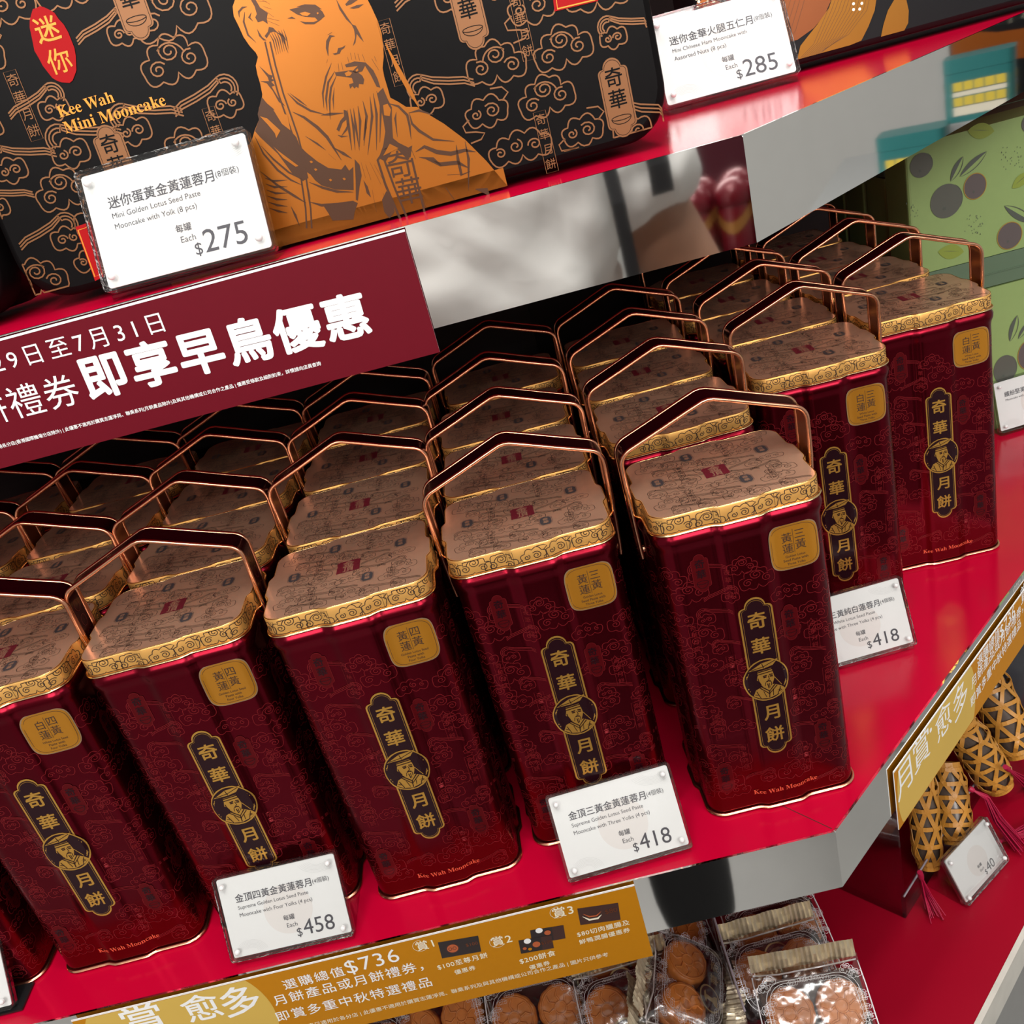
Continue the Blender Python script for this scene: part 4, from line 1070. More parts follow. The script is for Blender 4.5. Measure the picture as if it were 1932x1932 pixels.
g.poly(fr3, q3([(600, -260), (840, -160), (835, 10), (800, 90), (740, 160), (650, 225), (560, 250), (480, 230), (440, 100), (440, -100)])[::-1], 0.0004, 0)
g.poly(fr3, q3([(1100, -40), (1085, 60), (1050, 150), (1010, 230), (950, 290), (880, 385), (760, 410), (648, 420), (648, 350), (665, 260), (700, 215), (760, 140), (830, 40), (850, -60), (900, -160), (1060, -160)])[::-1], 0.00045, 1)
g.poly(fr3, q3([(1260, -20), (1278, 60), (1275, 130), (1255, 190), (1215, 245), (1125, 272), (1122, 220), (1135, 140), (1160, 60), (1195, 0), (1225, -40)])[::-1], 0.0004, 1)
g.poly(fr3, q3([(-145, 85), (-60, 72), (20, 30), (110, 0), (190, 5), (250, 18), (250, 60), (100, 110), (-120, 140)])[::-1], 0.0004, 3)
for i in range(12):
    x = 460 + 26 * i; g.ribbon(fr3, q3([(x + 90, -150), (x + 20, 0), (x - 30, 140 + 4 * i), (x - 70, 235)]), 0.00022, 0.0005, 2) if i < 9 else None
    g.ribbon(fr3, q3([(880 + 18 * i, -100), (820 + 20 * i, 60), (740 + 18 * i, 250 - 5 * i), (670 + 12 * i, 410 - 12 * i)]), 0.00022, 0.0005, 2)
for x, y in ((965, 55), (1012, 20), (965, 22), (1000, 52), (90, 10), (33, 8), (125, 40), (60, 50), (-10, 20), (175, 12), (140, 12)):
    c = q3([(x, y)])[0]; g.poly(fr3, [(c[0] + 0.0009 * cos(a), c[1] + 0.0009 * sin(a)) for a in [2 * pi * i / 10 for i in range(10)]], 0.0006, 4)
g.build('petal_print', ['petal_bronze', 'petal_gold', 'petal_line', 'petal_orange', 'print_cream'], root3)

# ------------------------------------------------------------------ green boxes standing at the end of the tin shelf
mat('green_box', (0.235, 0.335, 0.115), 0, 0.5, noise=0.04, nscale=120)
mat('green_lid', (0.10, 0.155, 0.095), 0, 0.4, noise=0.05)
mat('berry_grey', (0.105, 0.108, 0.09), 0.15, 0.4); mat('berry_plum', (0.115, 0.095, 0.092), 0.15, 0.4); mat('leaf_green', (0.215, 0.275, 0.04), 0, 0.5); mat('leaf_grey', (0.075, 0.085, 0.07), 0, 0.45); mat('ring_gold', (0.45, 0.27, 0.06), 0.5, 0.4)
GY = 0.452; GX0 = 0.2685; GWD = 0.20
def green_box(name, z0, z1, y, x0, label, group, art=None, lid=True, d=0.05):
    h = z1 - z0; r = empty(name, (x0 + GWD / 2, y, z0))
    g = G(); fr = Plane((-GWD / 2, d, 0), (1, 0, 0), (0, 0, 1))
    def rr(o): return [(a, b) for a, b in arc(GWD - 0.003 + o, 0.003 - o, 0.003, -pi / 2, 0, 3) + arc(GWD - 0.003 + o, d - 0.003 + o, 0.003, 0, pi / 2, 3) + arc(0.003 - o, d - 0.003 + o, 0.003, pi / 2, pi, 3) + arc(0.003 - o, 0.003 - o, 0.003, pi, 1.5 * pi, 3)]
    P0 = Plane((-GWD / 2, 0, 0), (1, 0, 0), (0, 1, 0))
    g.prism(P0, rr(-0.001), 0.0, h - (0.030 if lid else 0.0), 5)
    if lid:
        l = G(); l.prism(P0, rr(-0.001), h - 0.0285, h - 0.0165, 0); l.prism(P0, rr(0.0003), h - 0.0165, h - 0.0155, 0); l.prism(P0, rr(-0.0005), h - 0.0155, h, 0); l.build('lid', 'green_lid', r)
    if art:
        a = g; F = Plane((x0, y - 0.0002 + 0.001, z0), (1, 0, 0), (0, 0, 1)); Lc = Plane((-GWD / 2, -0.0002 + 0.001, 0), (1, 0, 0), (0, 0, 1)); art(a, F, Lc)
    g.build('box_body', ['berry_grey', 'leaf_green', 'leaf_grey', 'ring_gold', 'berry_plum', 'green_box'], r)
    tag(r, label, 'gift box', group)
    return r
def fruit(a, F, Lc, items):
    def q(x, y): return F.px(1632 + x / 6.44, 200 + y / 6.44)
    for it in items:
        k = it[0]
        if k == 'b':     # berry: centre, radii, material, golden ring?
            c = q(*it[1]); e = q(it[1][0] + it[2], it[1][1]); rx = abs(e[0] - c[0]); e = q(it[1][0], it[1][1] + it[3]); ry = abs(e[1] - c[1])
            o = [(c[0] + rx * cos(t), c[1] + ry * sin(t)) for t in [2 * pi * i / 36 for i in range(36)]]
            a.poly(Lc, o, 0.0003, 4 if it[4] else 0)
            if it[4]: a.ribbon(Lc, [(c[0] + rx * 1.04 * cos(t), c[1] + ry * 1.04 * sin(t)) for t in [2 * pi * i / 36 for i in range(36)]], 0.0007, 0.0004, 3, closed=True)
            else: a.ribbon(Lc, [(c[0] + rx * 1.02 * cos(t), c[1] + ry * 1.03 * sin(t)) for t in [-0.6 + 1.6 * i / 14 for i in range(15)]], 0.0007, 0.0004, 2, taper=True)
            s = rx * 0.16; c2 = (c[0] - rx * 0.15, c[1] - ry * 0.42)
            a.poly(Lc, [(c2[0] + s * (1 if i % 2 else 0.45) * cos(t), c2[1] + s * (1 if i % 2 else 0.45) * sin(t)) for i, t in enumerate([2 * pi * i / 10 for i in range(10)])], 0.0005, 2)
        elif k == 'l':   # filled leaf
            (x0, y0), (x1, y1), w = it[1], it[2], it[3]; p = q(x0, y0); r = q(x1, y1); dx, dy = r[0] - p[0], r[1] - p[1]; L_ = hypot(dx, dy); nx, ny = -dy / L_, dx / L_
            up = [(p[0] + dx * t + nx * w * L_ * sin(pi * t) ** 0.8, p[1] + dy * t + ny * w * L_ * sin(pi * t) ** 0.8) for t in [i / 12 for i in range(13)]]
            dn = [(p[0] + dx * t - nx * w * L_ * sin(pi * t) ** 0.8, p[1] + dy * t - ny * w * L_ * sin(pi * t) ** 0.8) for t in [i / 12 for i in range(13)]]
            if it[4] == 1: a.poly(Lc, (dn + up[-2:0:-1]), 0.0003, 1); a.ribbon(Lc, [(p[0] + dx * t, p[1] + dy * t + 0.0006) for t in (0.2, 0.5, 0.8)], 0.0004, 0.0005, 0, taper=True)
            else:
                a.ribbon(Lc, up, 0.0007, 0.0004, 2, taper=True); a.ribbon(Lc, dn, 0.0007, 0.0004, 2, taper=True)
                md = [(p[0] + dx * t, p[1] + dy * t) for t in [i / 12 for i in range(13)]]; a.poly(Lc, md + up[-2:0:-1], 0.0003, 2)
        else:            # speckles
            rr_ = random.Random(it[4])
            for i in range(it[3]):
                c = q(it[1][0] + rr_.uniform(-1, 1) * it[2], it[1][1] + rr_.uniform(-1, 1) * it[2] * 1.1); a.poly(Lc, [(c[0] - .0003, c[1] - .0005), (c[0] + .0004, c[1] - .0003), (c[0] + .0001, c[1] + .0008)], 0.0003, 2)
top_items = [('b', (680, 720), 138, 150, 0), ('b', (985, 1155), 195, 205, 0), ('b', (1335, 975), 132, 150, 1), ('b', (1755, 1575), 145, 155, 1), ('b', (1990, 210), 90, 110, 0), ('l', (1040, 915), (1190, 610), 0.16, 0), ('l', (1150, 860), (1480, 550), 0.13, 0),
             ('l', (1245, 300), (1570, 305), 0.27, 1), ('l', (885, 1770), (1200, 1770), 0.27, 1), ('l', (1785, 1000), (2010, 800), 0.26, 1), ('l', (2050, 1420), (1690, 1210), 0.12, 0), ('d', (1780, 640), 130, 30, 1), ('d', (570, 1260), 75, 14, 2), ('d', (1320, 1440), 110, 34, 3)]
low_items = [('b', (700, 3560), 260, 275, 0), ('b', (1700, 3200), 140, 170, 0), ('b', (1990, 3020), 130, 170, 1), ('l', (1760, 2860), (1850, 2540), 0.15, 0), ('l', (1860, 2830), (2010, 2600), 0.14, 0), ('d', (1700, 3560), 60, 6, 5), ('d', (2000, 3560), 60, 8, 6), ('l', (2050, 2200), (2250, 2300), .25, 1)]
green_box('green_box', 0.0005, 0.1780, GY, GX0 - 0.001, 'lower green gift box with ridged lid, behind the right-edge price sign', 'green fruit-print gift boxes', lambda a, F, Lc: fruit(a, F, Lc, low_items))
green_box('green_box', 0.1785, 0.2955, GY, GX0, 'upper pale green gift box printed with grey berries', 'green fruit-print gift boxes', lambda a, F, Lc: fruit(a, F, Lc, top_items), lid=False)
for k in range(3):
    green_box('green_box', 0.0005, 0.175, GY + 0.054 * (k + 1), GX0 + 0.002, 'dark green gift box in the shaded row behind the front green boxes', 'shaded green boxes behind')
    green_box('green_box', 0.1755, 0.292, GY + 0.054 * (k + 1), GX0 + 0.003, 'dark green gift box in the shaded row behind the front green boxes', 'shaded green boxes behind')

# ------------------------------------------------------------------ packed mooncakes in the clear bins below
mat('tray_brown', (0.045, 0.026, 0.020), 0.2, 0.35, noise=0.3, nscale=90)
mat('cake_crust', (0.58, 0.20, 0.038), 0, 0.42, noise=0.3, nscale=120, bump=0.3)
mat('sleeve_brown', (0.035, 0.010, 0.012), 0.2, 0.35)
mat('sleeve_gold', (0.42, 0.31, 0.15), 0.6, 0.35)
mat('crimp_foil', (0.72, 0.63, 0.45), 0.6, 0.3, noise=0.25, nscale=160, bump=0.4)
mat('wrap_print_glint', (0.80, 0.80, 0.82), 0.2, 0.25, noise=0.2, nscale=300)  # white for the film print and for glints painted on pack edges
film_mat('wrap_film', (0.95, 0.94, 0.925), 0.13, 0.16, bump=0.7, nscale=60)
film_mat('bin_acrylic', (0.95, 0.94, 0.955), 0.03, 0.05)

PACK_W, PACK_D, PACK_H = 0.078, 0.056, 0.026
def mooncake(g, c, r, h, mi):
    """scalloped cake with raised petals on the top"""
    n = 48; rs = []
    for z, k in ((0, .93), (.15, 1), (.8, 1), (.94, .97), (1, .90)):
        rs.append([Vector((c[0] + r * k * (1 + .035 * abs(sin(6 * 2 * pi * i / n / 1)) ) * cos(2 * pi * i / n), c[1] + r * k * (1 + .035 * abs(sin(6 * 2 * pi * i / n))) * sin(2 * pi * i / n), c[2] + h * z)) for i in range(n)])
    g.rings(rs, mi, True, False, True)
    P = Plane((c[0], c[1], c[2] + h), (1, 0, 0), (0, 1, 0))
    def ridge(pts, w):
        pts = [Vector((c[0] + x * r, c[1] + y * r, c[2] + h)) for x, y in pts]; g.tube(pts, w * r, 5, mi)
    for k in range(8):
        a = 2 * pi * k / 8; ridge([(.3 * cos(a), .3 * sin(a)), (.55 * cos(a + .25), .55 * sin(a + .25)), (.78 * cos(a), .78 * sin(a))], .055)
    ridge([(.84 * cos(2 * pi * i / 24), .84 * sin(2 * pi * i / 24)) for i in range(25)], .05); ridge([(.26 * cos(2 * pi * i / 16), .26 * sin(2 * pi * i / 16)) for i in range(17)], .05)
def make_pack():
    W, D, H = PACK_W, PACK_D, PACK_H
    root = empty('mooncake_pack')
    g = G(); P0 = Plane((0, 0, 0), (1, 0, 0), (0, 1, 0))
    o = [(x - W / 2 + 0.002, y - D / 2 + 0.002) for x, y in rounded_rect(W - 0.004, D - 0.004, 0.006, 5)]
    i_ = [(x * .93, y * .9) for x, y in o]
    g.rings([[Vector((x, y, z)) for x, y in p] for p, z in ((o, 0.001), (o, 0.011), (i_, 0.011), (i_, 0.004))], 0, False, True, True)
    g.build('tray', 'tray_brown', root)
    for x in (-0.0185, 0.0185):
        c = G(); mooncake(c, (x, 0.003, 0.0045), 0.0175, 0.016, 0); c.build('mooncake', 'cake_crust', root)
    s = G(); S = Plane((0, -D / 2 + 0.010, 0.0215), (1, 0, 0), (0, 0.94, 0.34))
    s.prism(S, [(-W / 2 + .004, -.008), (W / 2 - .004, -.008), (W / 2 - .004, .004), (.013, .006), (-.013, .006), (-W / 2 + .004, .004)], -0.0006, 0, 0)
    s.poly(S, [(-.008 + .0105 * cos(a), .003 + .0105 * sin(a)) for a in [2 * pi * i / 28 for i in range(28)]], 0.0002, 1); s.poly(S, [(-.008 + .0092 * cos(a), .003 + .0092 * sin(a)) for a in [2 * pi * i / 28 for i in range(28)]], 0.0003, 0)
    s.poly(S, [(-.008 + x * .0085, .003 + y * .0085) for x, y in ((-.5, -.9), (-.4, -.5), (-.2, -.3), (-.22, .4), (.18, .45), (.2, -.25), (.45, -.5), (.55, -.85))], 0.0004, 1)
    s.poly(S, [(-.008 + x * .0085, .003 + y * .0085) for x, y in ((-.6, .45), (-.1, .4), (.55, .6), (.3, .75), (-.2, .7))], 0.0004, 1)
    s.ctext(S, '華', (.010, -.001), 0.0085, 0.0003, 1, bold=0.02); s.ctext(S, '奇', (.021, -.001), 0.0085, 0.0003, 1, bold=0.02)
    s.build('paper_sleeve', ['sleeve_brown', 'sleeve_gold'], root)
    # pillow of film
    f = G(); nu, nv = 18, 12
    rnd = random.Random(2)
    def pil(sgn):
        vs = []
        for j in range(nv + 1):
            for i in range(nu + 1):
                u, v = -1 + 2 * i / nu, -1 + 2 * j / nv
                k = (1 - abs(u) ** 6) * (1 - abs(v) ** 6)
                edge = 0.004 * (abs(v) ** 4)
                z = 0.012 + sgn * (0.012 + 0.004 * (1 if sgn > 0 else -0.3)) * k ** 0.5 + rnd.uniform(-1, 1) * 0.0008
                vs.append((u * (W / 2 + 0.001), v * (D / 2 + 0.003 + edge), z))
        return vs
    fs = [(j * (nu + 1) + i, j * (nu + 1) + i + 1, (j + 1) * (nu + 1) + i + 1, (j + 1) * (nu + 1) + i) for j in range(nv) for i in range(nu)]
    f.add(pil(1), fs, 0, True)
    # printed cloud filigree in the corners of the film
    r3 = random.Random(9)
    for x, y in ((-.033, .022), (.033, .022), (-.034, .008), (.034, .008), (-.028, .026), (.028, .026), (-.034, -.006), (.034, -.006)):
        for pl, cl in cloud(1, x, y, 0.009, r3): f.ribbon(Plane((0, 0, 0.0245), (1, 0, 0), (0, 1, 0)), pl, 0.00022, 0, 1, closed=cl)
    Z = Plane((0, 0, 0.0252), (1, 0, 0), (0, 1, 0))
    for k in (0.80, 0.86): f.ribbon(Z, [(x * k * 2, y * k * 2) for x, y in [((a - .039) * .5, (b - .028) * .5) for a, b in rounded_rect(0.078, 0.056, 0.016, 6)]], 0.0003, 0, 1, closed=True)
    for i in range(26):
        a = 2 * pi * i / 26; x, y = 0.034 * cos(a), 0.0235 * sin(a)
        for pl, cl in cloud(0, x, y, 0.0075, r3): f.ribbon(Z, pl, 0.0002, 0.0001, 1, closed=cl)
    f.build('film_wrap', ['wrap_film', 'wrap_print_glint'], root)
    # crimped fins at both ends and white tubes painting in light caught on the film edges
    for sgn in (1, -1):
        c = G(); n = 44; vs = []
        for i in range(n + 1):
            x = -W / 2 + W * i / n; w_ = 0.0009 * (-1) ** i
            for k in range(3): vs.append((x, sgn * (D / 2 + 0.005 + 0.0055 * k), 0.0125 + w_ + 0.0045 * k + 0.002 * sin(i * .5 + k)))
        c.add(vs, [(3 * i + k, 3 * i + k + 1, 3 * i + k + 4, 3 * i + k + 3) for i in range(n) for k in range(2)], 0, False)
        c.build('crimped_fin', 'crimp_foil', root)
        e = G(); e.tube([(sgn * W / 2, -D / 2 - 0.002, 0.012), (sgn * (W / 2 + .001), -D / 4, 0.0165), (sgn * (W / 2 + .0005), D / 4, 0.016), (sgn * W / 2, D / 2 + 0.002, 0.0125)], 0.0006, 5)
        e.build('film_edge_glint', 'wrap_print_glint', root)
    e = G(); e.tube([(-W / 2 + .001, D / 2 + .003, .0135), (-W / 4, D / 2 + .001, .0205), (W / 6, D / 2 + .0015, .021), (W / 2 - .001, D / 2 + .003, .0135)], 0.0007, 5); e.build('film_edge_glint', 'wrap_print_glint', root)
    return root
pk = make_pack()
packs = [  # pixel, height above the deck, yaw, tilt, roll, label
    ((1012, 1905), 0.036, 3, 32, 4, 'clear mooncake pack under the gold banner, left of two in the front row'),
    ((1190, 1888), 0.040, 2, 30, -2, 'clear mooncake pack under the gold banner, right of two in the front row'),
    ((1185, 1806), 0.038, -3, 24, 2, 'mooncake pack with pale crimped edge directly under the banner corner'),
    ((1252, 1772), 0.022, 4, 18, -3, 'mooncake pack peeping out behind the banner end, under the mirror edge'),
    ((838, 1925), 0.034, 4, 30, -6, 'mooncake pack half hidden by the gold banner, whitish crimp on top'),
    ((690, 1975), 0.034, -6, 28, 5, 'leftmost mooncake pack, cut off by the bottom edge of the photo'),
    ((1276, 1862), 0.048, 74, 34, 0, 'mooncake pack standing on edge against the clear divider'),
    ((1268, 1962), 0.042, 80, 30, 0, 'crumpled mooncake pack at the bottom of the photo beside the clear divider'),
    ((1462, 1757), 0.022, 4, 26, 3, 'mooncake pack at the back of the right bin, orange cakes showing'),
    ((1470, 1822), 0.026, 2, 30, 0, 'mooncake pack in the middle of the right bin'),
    ((1535, 1895), 0.040, -4, 34, 0, 'foremost mooncake pack in the right bin with shiny film'),
]
for i, (p, hz, ya, ti, ro, lab) in enumerate(packs):
    r = pk if i == 0 else copy_tree(pk)
    c = on_z(p[0], p[1], DZ + hz)
    r.location = c - Vector((0, 0, 0.012)); r.rotation_euler = (radians(ti), radians(ro), radians(ya))
    tag(r, lab, 'mooncake pack', 'clear mooncake packs in the bins')

def panel(g, a, b, z0, z1, t=0.0025, mi=0):
    a = Vector((a[0], a[1], 0)); b = Vector((b[0], b[1], 0)); d = (b - a).normalized()
    g.prism(Plane(Vector((a.x, a.y, z0)), d, UP), [(0, 0), ((b - a).length, 0), ((b - a).length, z1 - z0), (0, z1 - z0)], -t, 0)
def acrylic_bin(name, pts, heights, label, base_z=DZ):
    """open bin of clear sheets: pts are the corners of its floor, heights the wall over each side"""
    c = Vector((sum(p[0] for p in pts) / 4, sum(p[1] for p in pts) / 4, base_z)); root = empty(name, c)
    for i in range(4):
        a, b = pts[i], pts[(i + 1) % 4]
        if heights[i]:
            g = G(); panel(g, (a[0] - c.x, a[1] - c.y), (b[0] - c.x, b[1] - c.y), 0.0008, heights[i]); g.build('side_panel', 'bin_acrylic', root)
            e = G(); A = Vector((a[0] - c.x, a[1] - c.y, heights[i])); B = Vector((b[0] - c.x, b[1] - c.y, heights[i])); e.tube([A, B], 0.0009, 5); e.build('polished_edge', 'bin_edge', root)
    g = G(); g.prism(Plane((0, 0, 0), (1, 0, 0), (0, 1, 0)), [(p[0] - c.x, p[1] - c.y) for p in pts], 0.0003, 0.0022); g.build('bottom_panel', 'bin_acrylic', root)
    return tag(root, label, 'bin', 'clear acrylic bins on the plinth')
mat('bin_edge', (0.42, 0.38, 0.43), 0.3, 0.2)
dv0 = on_z(1340, 1733, DZ + 0.02); dv1 = on_z(1404, 1932, DZ + 0.06); dvx = (dv0.x + dv1.x) / 2
acrylic_bin('acrylic_bin', [(-0.62, 0.02), (dvx, 0.02), (dvx, 0.26), (-0.62, 0.26)], [0.05, 0.085, 0.05, 0.05], 'long clear acrylic bin of mooncake packs under the gold banner')
P0 = on_z(1709, 1734, DZ)
Rr = lambda a, b: (P0.x + RD.x * a - RN.x * b, P0.y + RD.y * a - RN.y * b)
acrylic_bin('acrylic_bin', [Rr(0, 0), Rr(0.42, 0), Rr(0.42, 0.2), Rr(0, 0.2)], [0.026, 0.03, 0.06, 0.165], 'clear acrylic bin of bamboo baskets below the right-hand gold banner')

# ------------------------------------------------------------------ woven bamboo baskets with tassels
mat('bamboo', (0.52, 0.235, 0.035), 0, 0.4, noise=0.25, nscale=90, bump=0.3)
mat('inner_bag', (0.10, 0.075, 0.06), 0.1, 0.25, noise=0.3, nscale=60)
mat('tassel_red', (0.40, 0.002, 0.045), 0, 0.5, noise=0.2, nscale=400)
def make_basket(name, a, b, r, label, seed):
    a = Vector(a); b = Vector(b); ax = (b - a); Lb = ax.length; z = ax.normalized(); x = z.orthogonal().normalized(); y = z.cross(x)
    root = empty(name, a); rnd = random.Random(seed)
    def P(t, ph, k=1.0):
        rr = r * k * (0.62 + 0.38 * min(1, t * 7)) * (0.7 + 0.3 * min(1, (1 - t) * 5))
        return z * (t * Lb) + x * (rr * cos(ph)) + y * (rr * sin(ph))
    inner = G(); inner.rings([[P(t, 2 * pi * i / 20, 0.86) for i in range(20)] for t in (0.01, .08, .3, .6, .9, .98)], 0, True, True, True); inner.build('inner_bag', 'inner_bag', root)
    w = G()
    def band(f, n, wd):
        pts = [f(i / n) for i in range(n + 1)]; L_ = []
        for i, (t, ph, k) in enumerate(pts):
            c = P(t, ph, k); t2, p2, k2 = pts[min(n, i + 1)]; t1, p1, k1 = pts[max(0, i - 1)]
            tg = (P(t2, p2, k) - P(t1, p1, k)).normalized(); nrm = (c - z * (t * Lb)).normalized(); s = tg.cross(nrm).normalized()
            L_.append((c + s * wd, c - s * wd, c - s * wd - nrm * .0006, c + s * wd - nrm * .0006))
        w.rings([list(q) for q in L_], 0, False)
    nb = 6
    for k in range(nb):
        for sg in (1, -1):
            band(lambda t, k=k, sg=sg: (0.02 + .96 * t, 2 * pi * k / nb + sg * 2.6 * t, 1 + .03 * sg * sin(t * 30 + k)), 40, 0.0018)
    for j in range(6):
        band(lambda t, j=j: (0.07 + 0.17 * j, 2 * pi * t, 1.0 + .03 * sin(12 * pi * t)), 30, 0.0018)
    for t_ in (0.02, 0.98): band(lambda t, t_=t_: (t_, 2 * pi * t, 1.05), 24, 0.0022)
    w.build('woven_basket', 'bamboo', root)
    return tag(root, label, 'basket', 'woven bamboo baskets in the right bin')
def rp(x, y, off): return on_plane(x, y, RN * off, RN)
make_basket('bamboo_basket', rp(1752, 1636, -0.041), rp(1736, 1440, -0.058), 0.0125, 'slim upright bamboo basket nearest the bin corner', 1)
make_basket('bamboo_basket', rp(1806, 1590, -0.030), rp(1784, 1440, -0.052), 0.0150, 'upright bamboo basket, second from the bin corner, above the $40 sign', 2)
make_basket('bamboo_basket', rp(1886, 1484, -0.022), rp(1810, 1362, -0.052), 0.0175, 'tilted bamboo basket in the middle of the bin', 3)
make_basket('bamboo_basket', rp(1926, 1424, -0.016), rp(1850, 1255, -0.056), 0.0185, 'uppermost tilted bamboo basket at the right picture edge', 4)
def tassel(name, pts, n, spread, label, seed):
    rnd = random.Random(seed); root = empty(name, pts[0]); o = Vector(pts[0]); g = G()
    V = [Vector(p) - o for p in pts]
    for i in range(n):
        off = Vector((rnd.uniform(-1, 1), rnd.uniform(-1, 1), rnd.uniform(-.4, 1)))
        g.tube([V[0]] + [p + off * (spread * k / (len(V) - 1)) * rnd.uniform(.7, 1.2) for k, p in enumerate(V)][1:], 0.0005, 4)
    g.build('threads', 'tassel_red', root); k = G(); k.tube([V[0] * 0 + (V[1] - V[0]) * t for t in (-0.05, 0.1, 0.22)], [0.0022, 0.0026, 0.002], 8); k.build('knot', 'tassel_red', root)
    return tag(root, label, 'tassel', 'red tassels of the baskets')
tassel('red_tassel', [rp(1736, 1648, -0.030), rp(1748, 1690, -0.030), on_z(1764, 1726, DZ + 0.003)], 34, 0.006, 'crimson tassel hanging out of the bin corner', 1)
tassel('red_tassel', [rp(1830, 1488, -0.024), rp(1862, 1506, -0.012), rp(1880, 1545, -0.006), on_z(1926, 1602, DZ + 0.004)], 34, 0.006, 'crimson tassel from the middle basket, falling towards the $40 sign', 2)
tassel('red_tassel', [on_z(1880, 1590, DZ + 0.008), on_z(1915, 1576, DZ + 0.005), on_z(1965, 1560, DZ + 0.003)], 34, 0.007, 'crimson tassel lying on the deck at the right picture edge', 3)
tassel('red_tassel', [rp(1898, 1448, -0.010), rp(1925, 1470, -0.008), rp(1960, 1500, -0.006)], 26, 0.006, 'crimson tassel at the end of the tilted middle basket, picture edge', 4)
A_ = on_z(1823, 1716, DZ); B_ = on_z(1900, 1628, DZ)
price_sign((1823, 1716), (1900, 1628), DZ, ('', '', '', ''), 'small acrylic price sign reading $40 before the bamboo baskets', 26, w=(B_ - A_).length, h=(B_ - A_).length * 0.68, price='40')
# dark pouch with yellow lettering behind the baskets
mat('pouch_black', (0.022, 0.022, 0.028), 0, 0.35, noise=0.3, nscale=50); mat('pouch_yellow', (0.72, 0.52, 0.01), 0, 0.45)
c = rp(1926, 1296, -0.040); root = empty('snack_pouch', c, radians(41.55))
g = G(); nu = 12; rr_ = random.Random(4)
for sg in (-1, 1):
    vs = []
    for j in range(nu + 1):
        for i in range(nu + 1):
            u, v = -1 + 2 * i / nu, -1 + 2 * j / nu
            vs.append((u * 0.042, sg * 0.014 * sqrt(max(0, (1 - u ** 4) * (1 - v ** 4))) + rr_.uniform(-1, 1) * 0.001 * (abs(u) < 1 and abs(v) < 1), v * 0.055))
    g.add(vs, [(j * (nu + 1) + i, j * (nu + 1) + i + 1, (j + 1) * (nu + 1) + i + 1, (j + 1) * (nu + 1) + i) for j in range(nu) for i in range(nu)], 0, True)
g.build('pouch', 'pouch_black', root)
g = G(); F = Plane((0, -0.0162, 0), (1, 0, 0), (0, 0, 1))
for k, (x, z_) in enumerate(((-0.022, -0.018), (-0.010, -0.010), (0.003, -0.002))):
    g.ribbon(F, [(x, z_), (x + .007, z_ + .006), (x + .002, z_ + .002), (x + .009, z_ - .002)], 0.0032, 0.0004, 0)
g.build('yellow_print', 'pouch_yellow', root)
tag(root, 'black snack pouch with yellow brush marks behind the bamboo baskets', 'pouch')

# ------------------------------------------------------------------ things the mirror edges show: the next displays and the person taking the picture
mat('counter_white', (0.36, 0.37, 0.37), 0, 0.5, noise=0.03); mat('bus_teal', (0.02, 0.155, 0.155), 0.1, 0.35, noise=0.05); mat('bus_cream', (0.66, 0.62, 0.50), 0, 0.45); mat('bus_yellow', (0.62, 0.47, 0.05), 0, 0.45); mat('bus_dark', (0.02, 0.05, 0.055), 0, 0.4)
def cabinet(name, c, sx, sy, ztop, m, label, rz=0, cat='counter'):
    r = empty(name, (c[0], c[1], FLOOR_Z + 0.0005), rz); h = ztop - FLOOR_Z - 0.0005
    g = G(); g.box((0, 0, (h - 0.03) / 2 + 0.03), (sx - 0.02, sy - 0.02, h - 0.06), 0); g.build('cabinet_body', m, r)
    g = G(); g.box((0, 0, h - 0.015), (sx, sy, 0.03), 0); g.build('counter_top', m, r)
    g = G(); g.box((0, 0, 0.015), (sx - 0.06, sy - 0.06, 0.03), 0); g.build('plinth_base', 'plinth_grey', r)
    return tag(r, label, cat)
cabinet('display_counter', (1.38, 0.60), 0.6, 0.5, 0.090, 'counter_white', 'pale display counter of the teal bus tins seen in the right mirror edge', radians(22))
def bus_tin(loc, rz, label):
    r = empty('bus_tin', loc, rz); w, d, h = 0.105, 0.075, 0.098
    def body(g, z0, z1, o=0.0):
        rr = [(x - w / 2, y - d / 2) for x, y in rounded_rect(w, d, 0.012, 5)]
        rr = [(x * (1 + o), y * (1 + o)) for x, y in rr]; g.prism(Plane((0, 0, 0), (1, 0, 0), (0, 1, 0)), rr, z0, z1, 0, 0, True)
    g = G(); body(g, 0.0, 0.076); g.build('tin_body', 'bus_teal', r)
    g = G(); body(g, 0.0765, 0.098, 0.015); g.build('lid', 'bus_teal', r)
    g = G()
    for ang, ww, dist in ((0, w, d / 2), (pi / 2, d, w / 2), (-pi / 2, d, w / 2), (pi, w, d / 2)):
        ux = Vector((cos(ang), sin(ang), 0)); nn = Vector((sin(ang), -cos(ang), 0)); F = Plane(nn * dist, ux, (0, 0, 1)); a = ww / 2 - 0.013
        for v0, v1 in ((0.010, 0.024), (0.040, 0.047)): g.poly(F, [(-a, v0), (a, v0), (a, v1), (-a, v1)], 0.0004, 0)
        n = 5 if ww > 0.09 else 3; st = 2 * a / n
        for v0 in (0.025, 0.0485):
            for i in range(n):
                u0 = -a + st * i + 0.001; g.poly(F, [(u0, v0), (u0 + st - .002, v0), (u0 + st - .002, v0 + .0135), (u0, v0 + .0135)], 0.0006, 1); g.poly(F, [(u0, v0 - .0012), (u0 + st - .002, v0 - .0012), (u0 + st - .002, v0), (u0, v0)], 0.0006, 2)
    g.build('bus_print', ['bus_cream', 'bus_yellow', 'bus_dark'], r)
    return tag(r, label, 'tin', 'teal bus tins on the white counter')
bus_tin((1.268, 0.470, 0.0905), radians(-64), 'teal bus tin standing lower on the pale counter, in the right mirror edge')
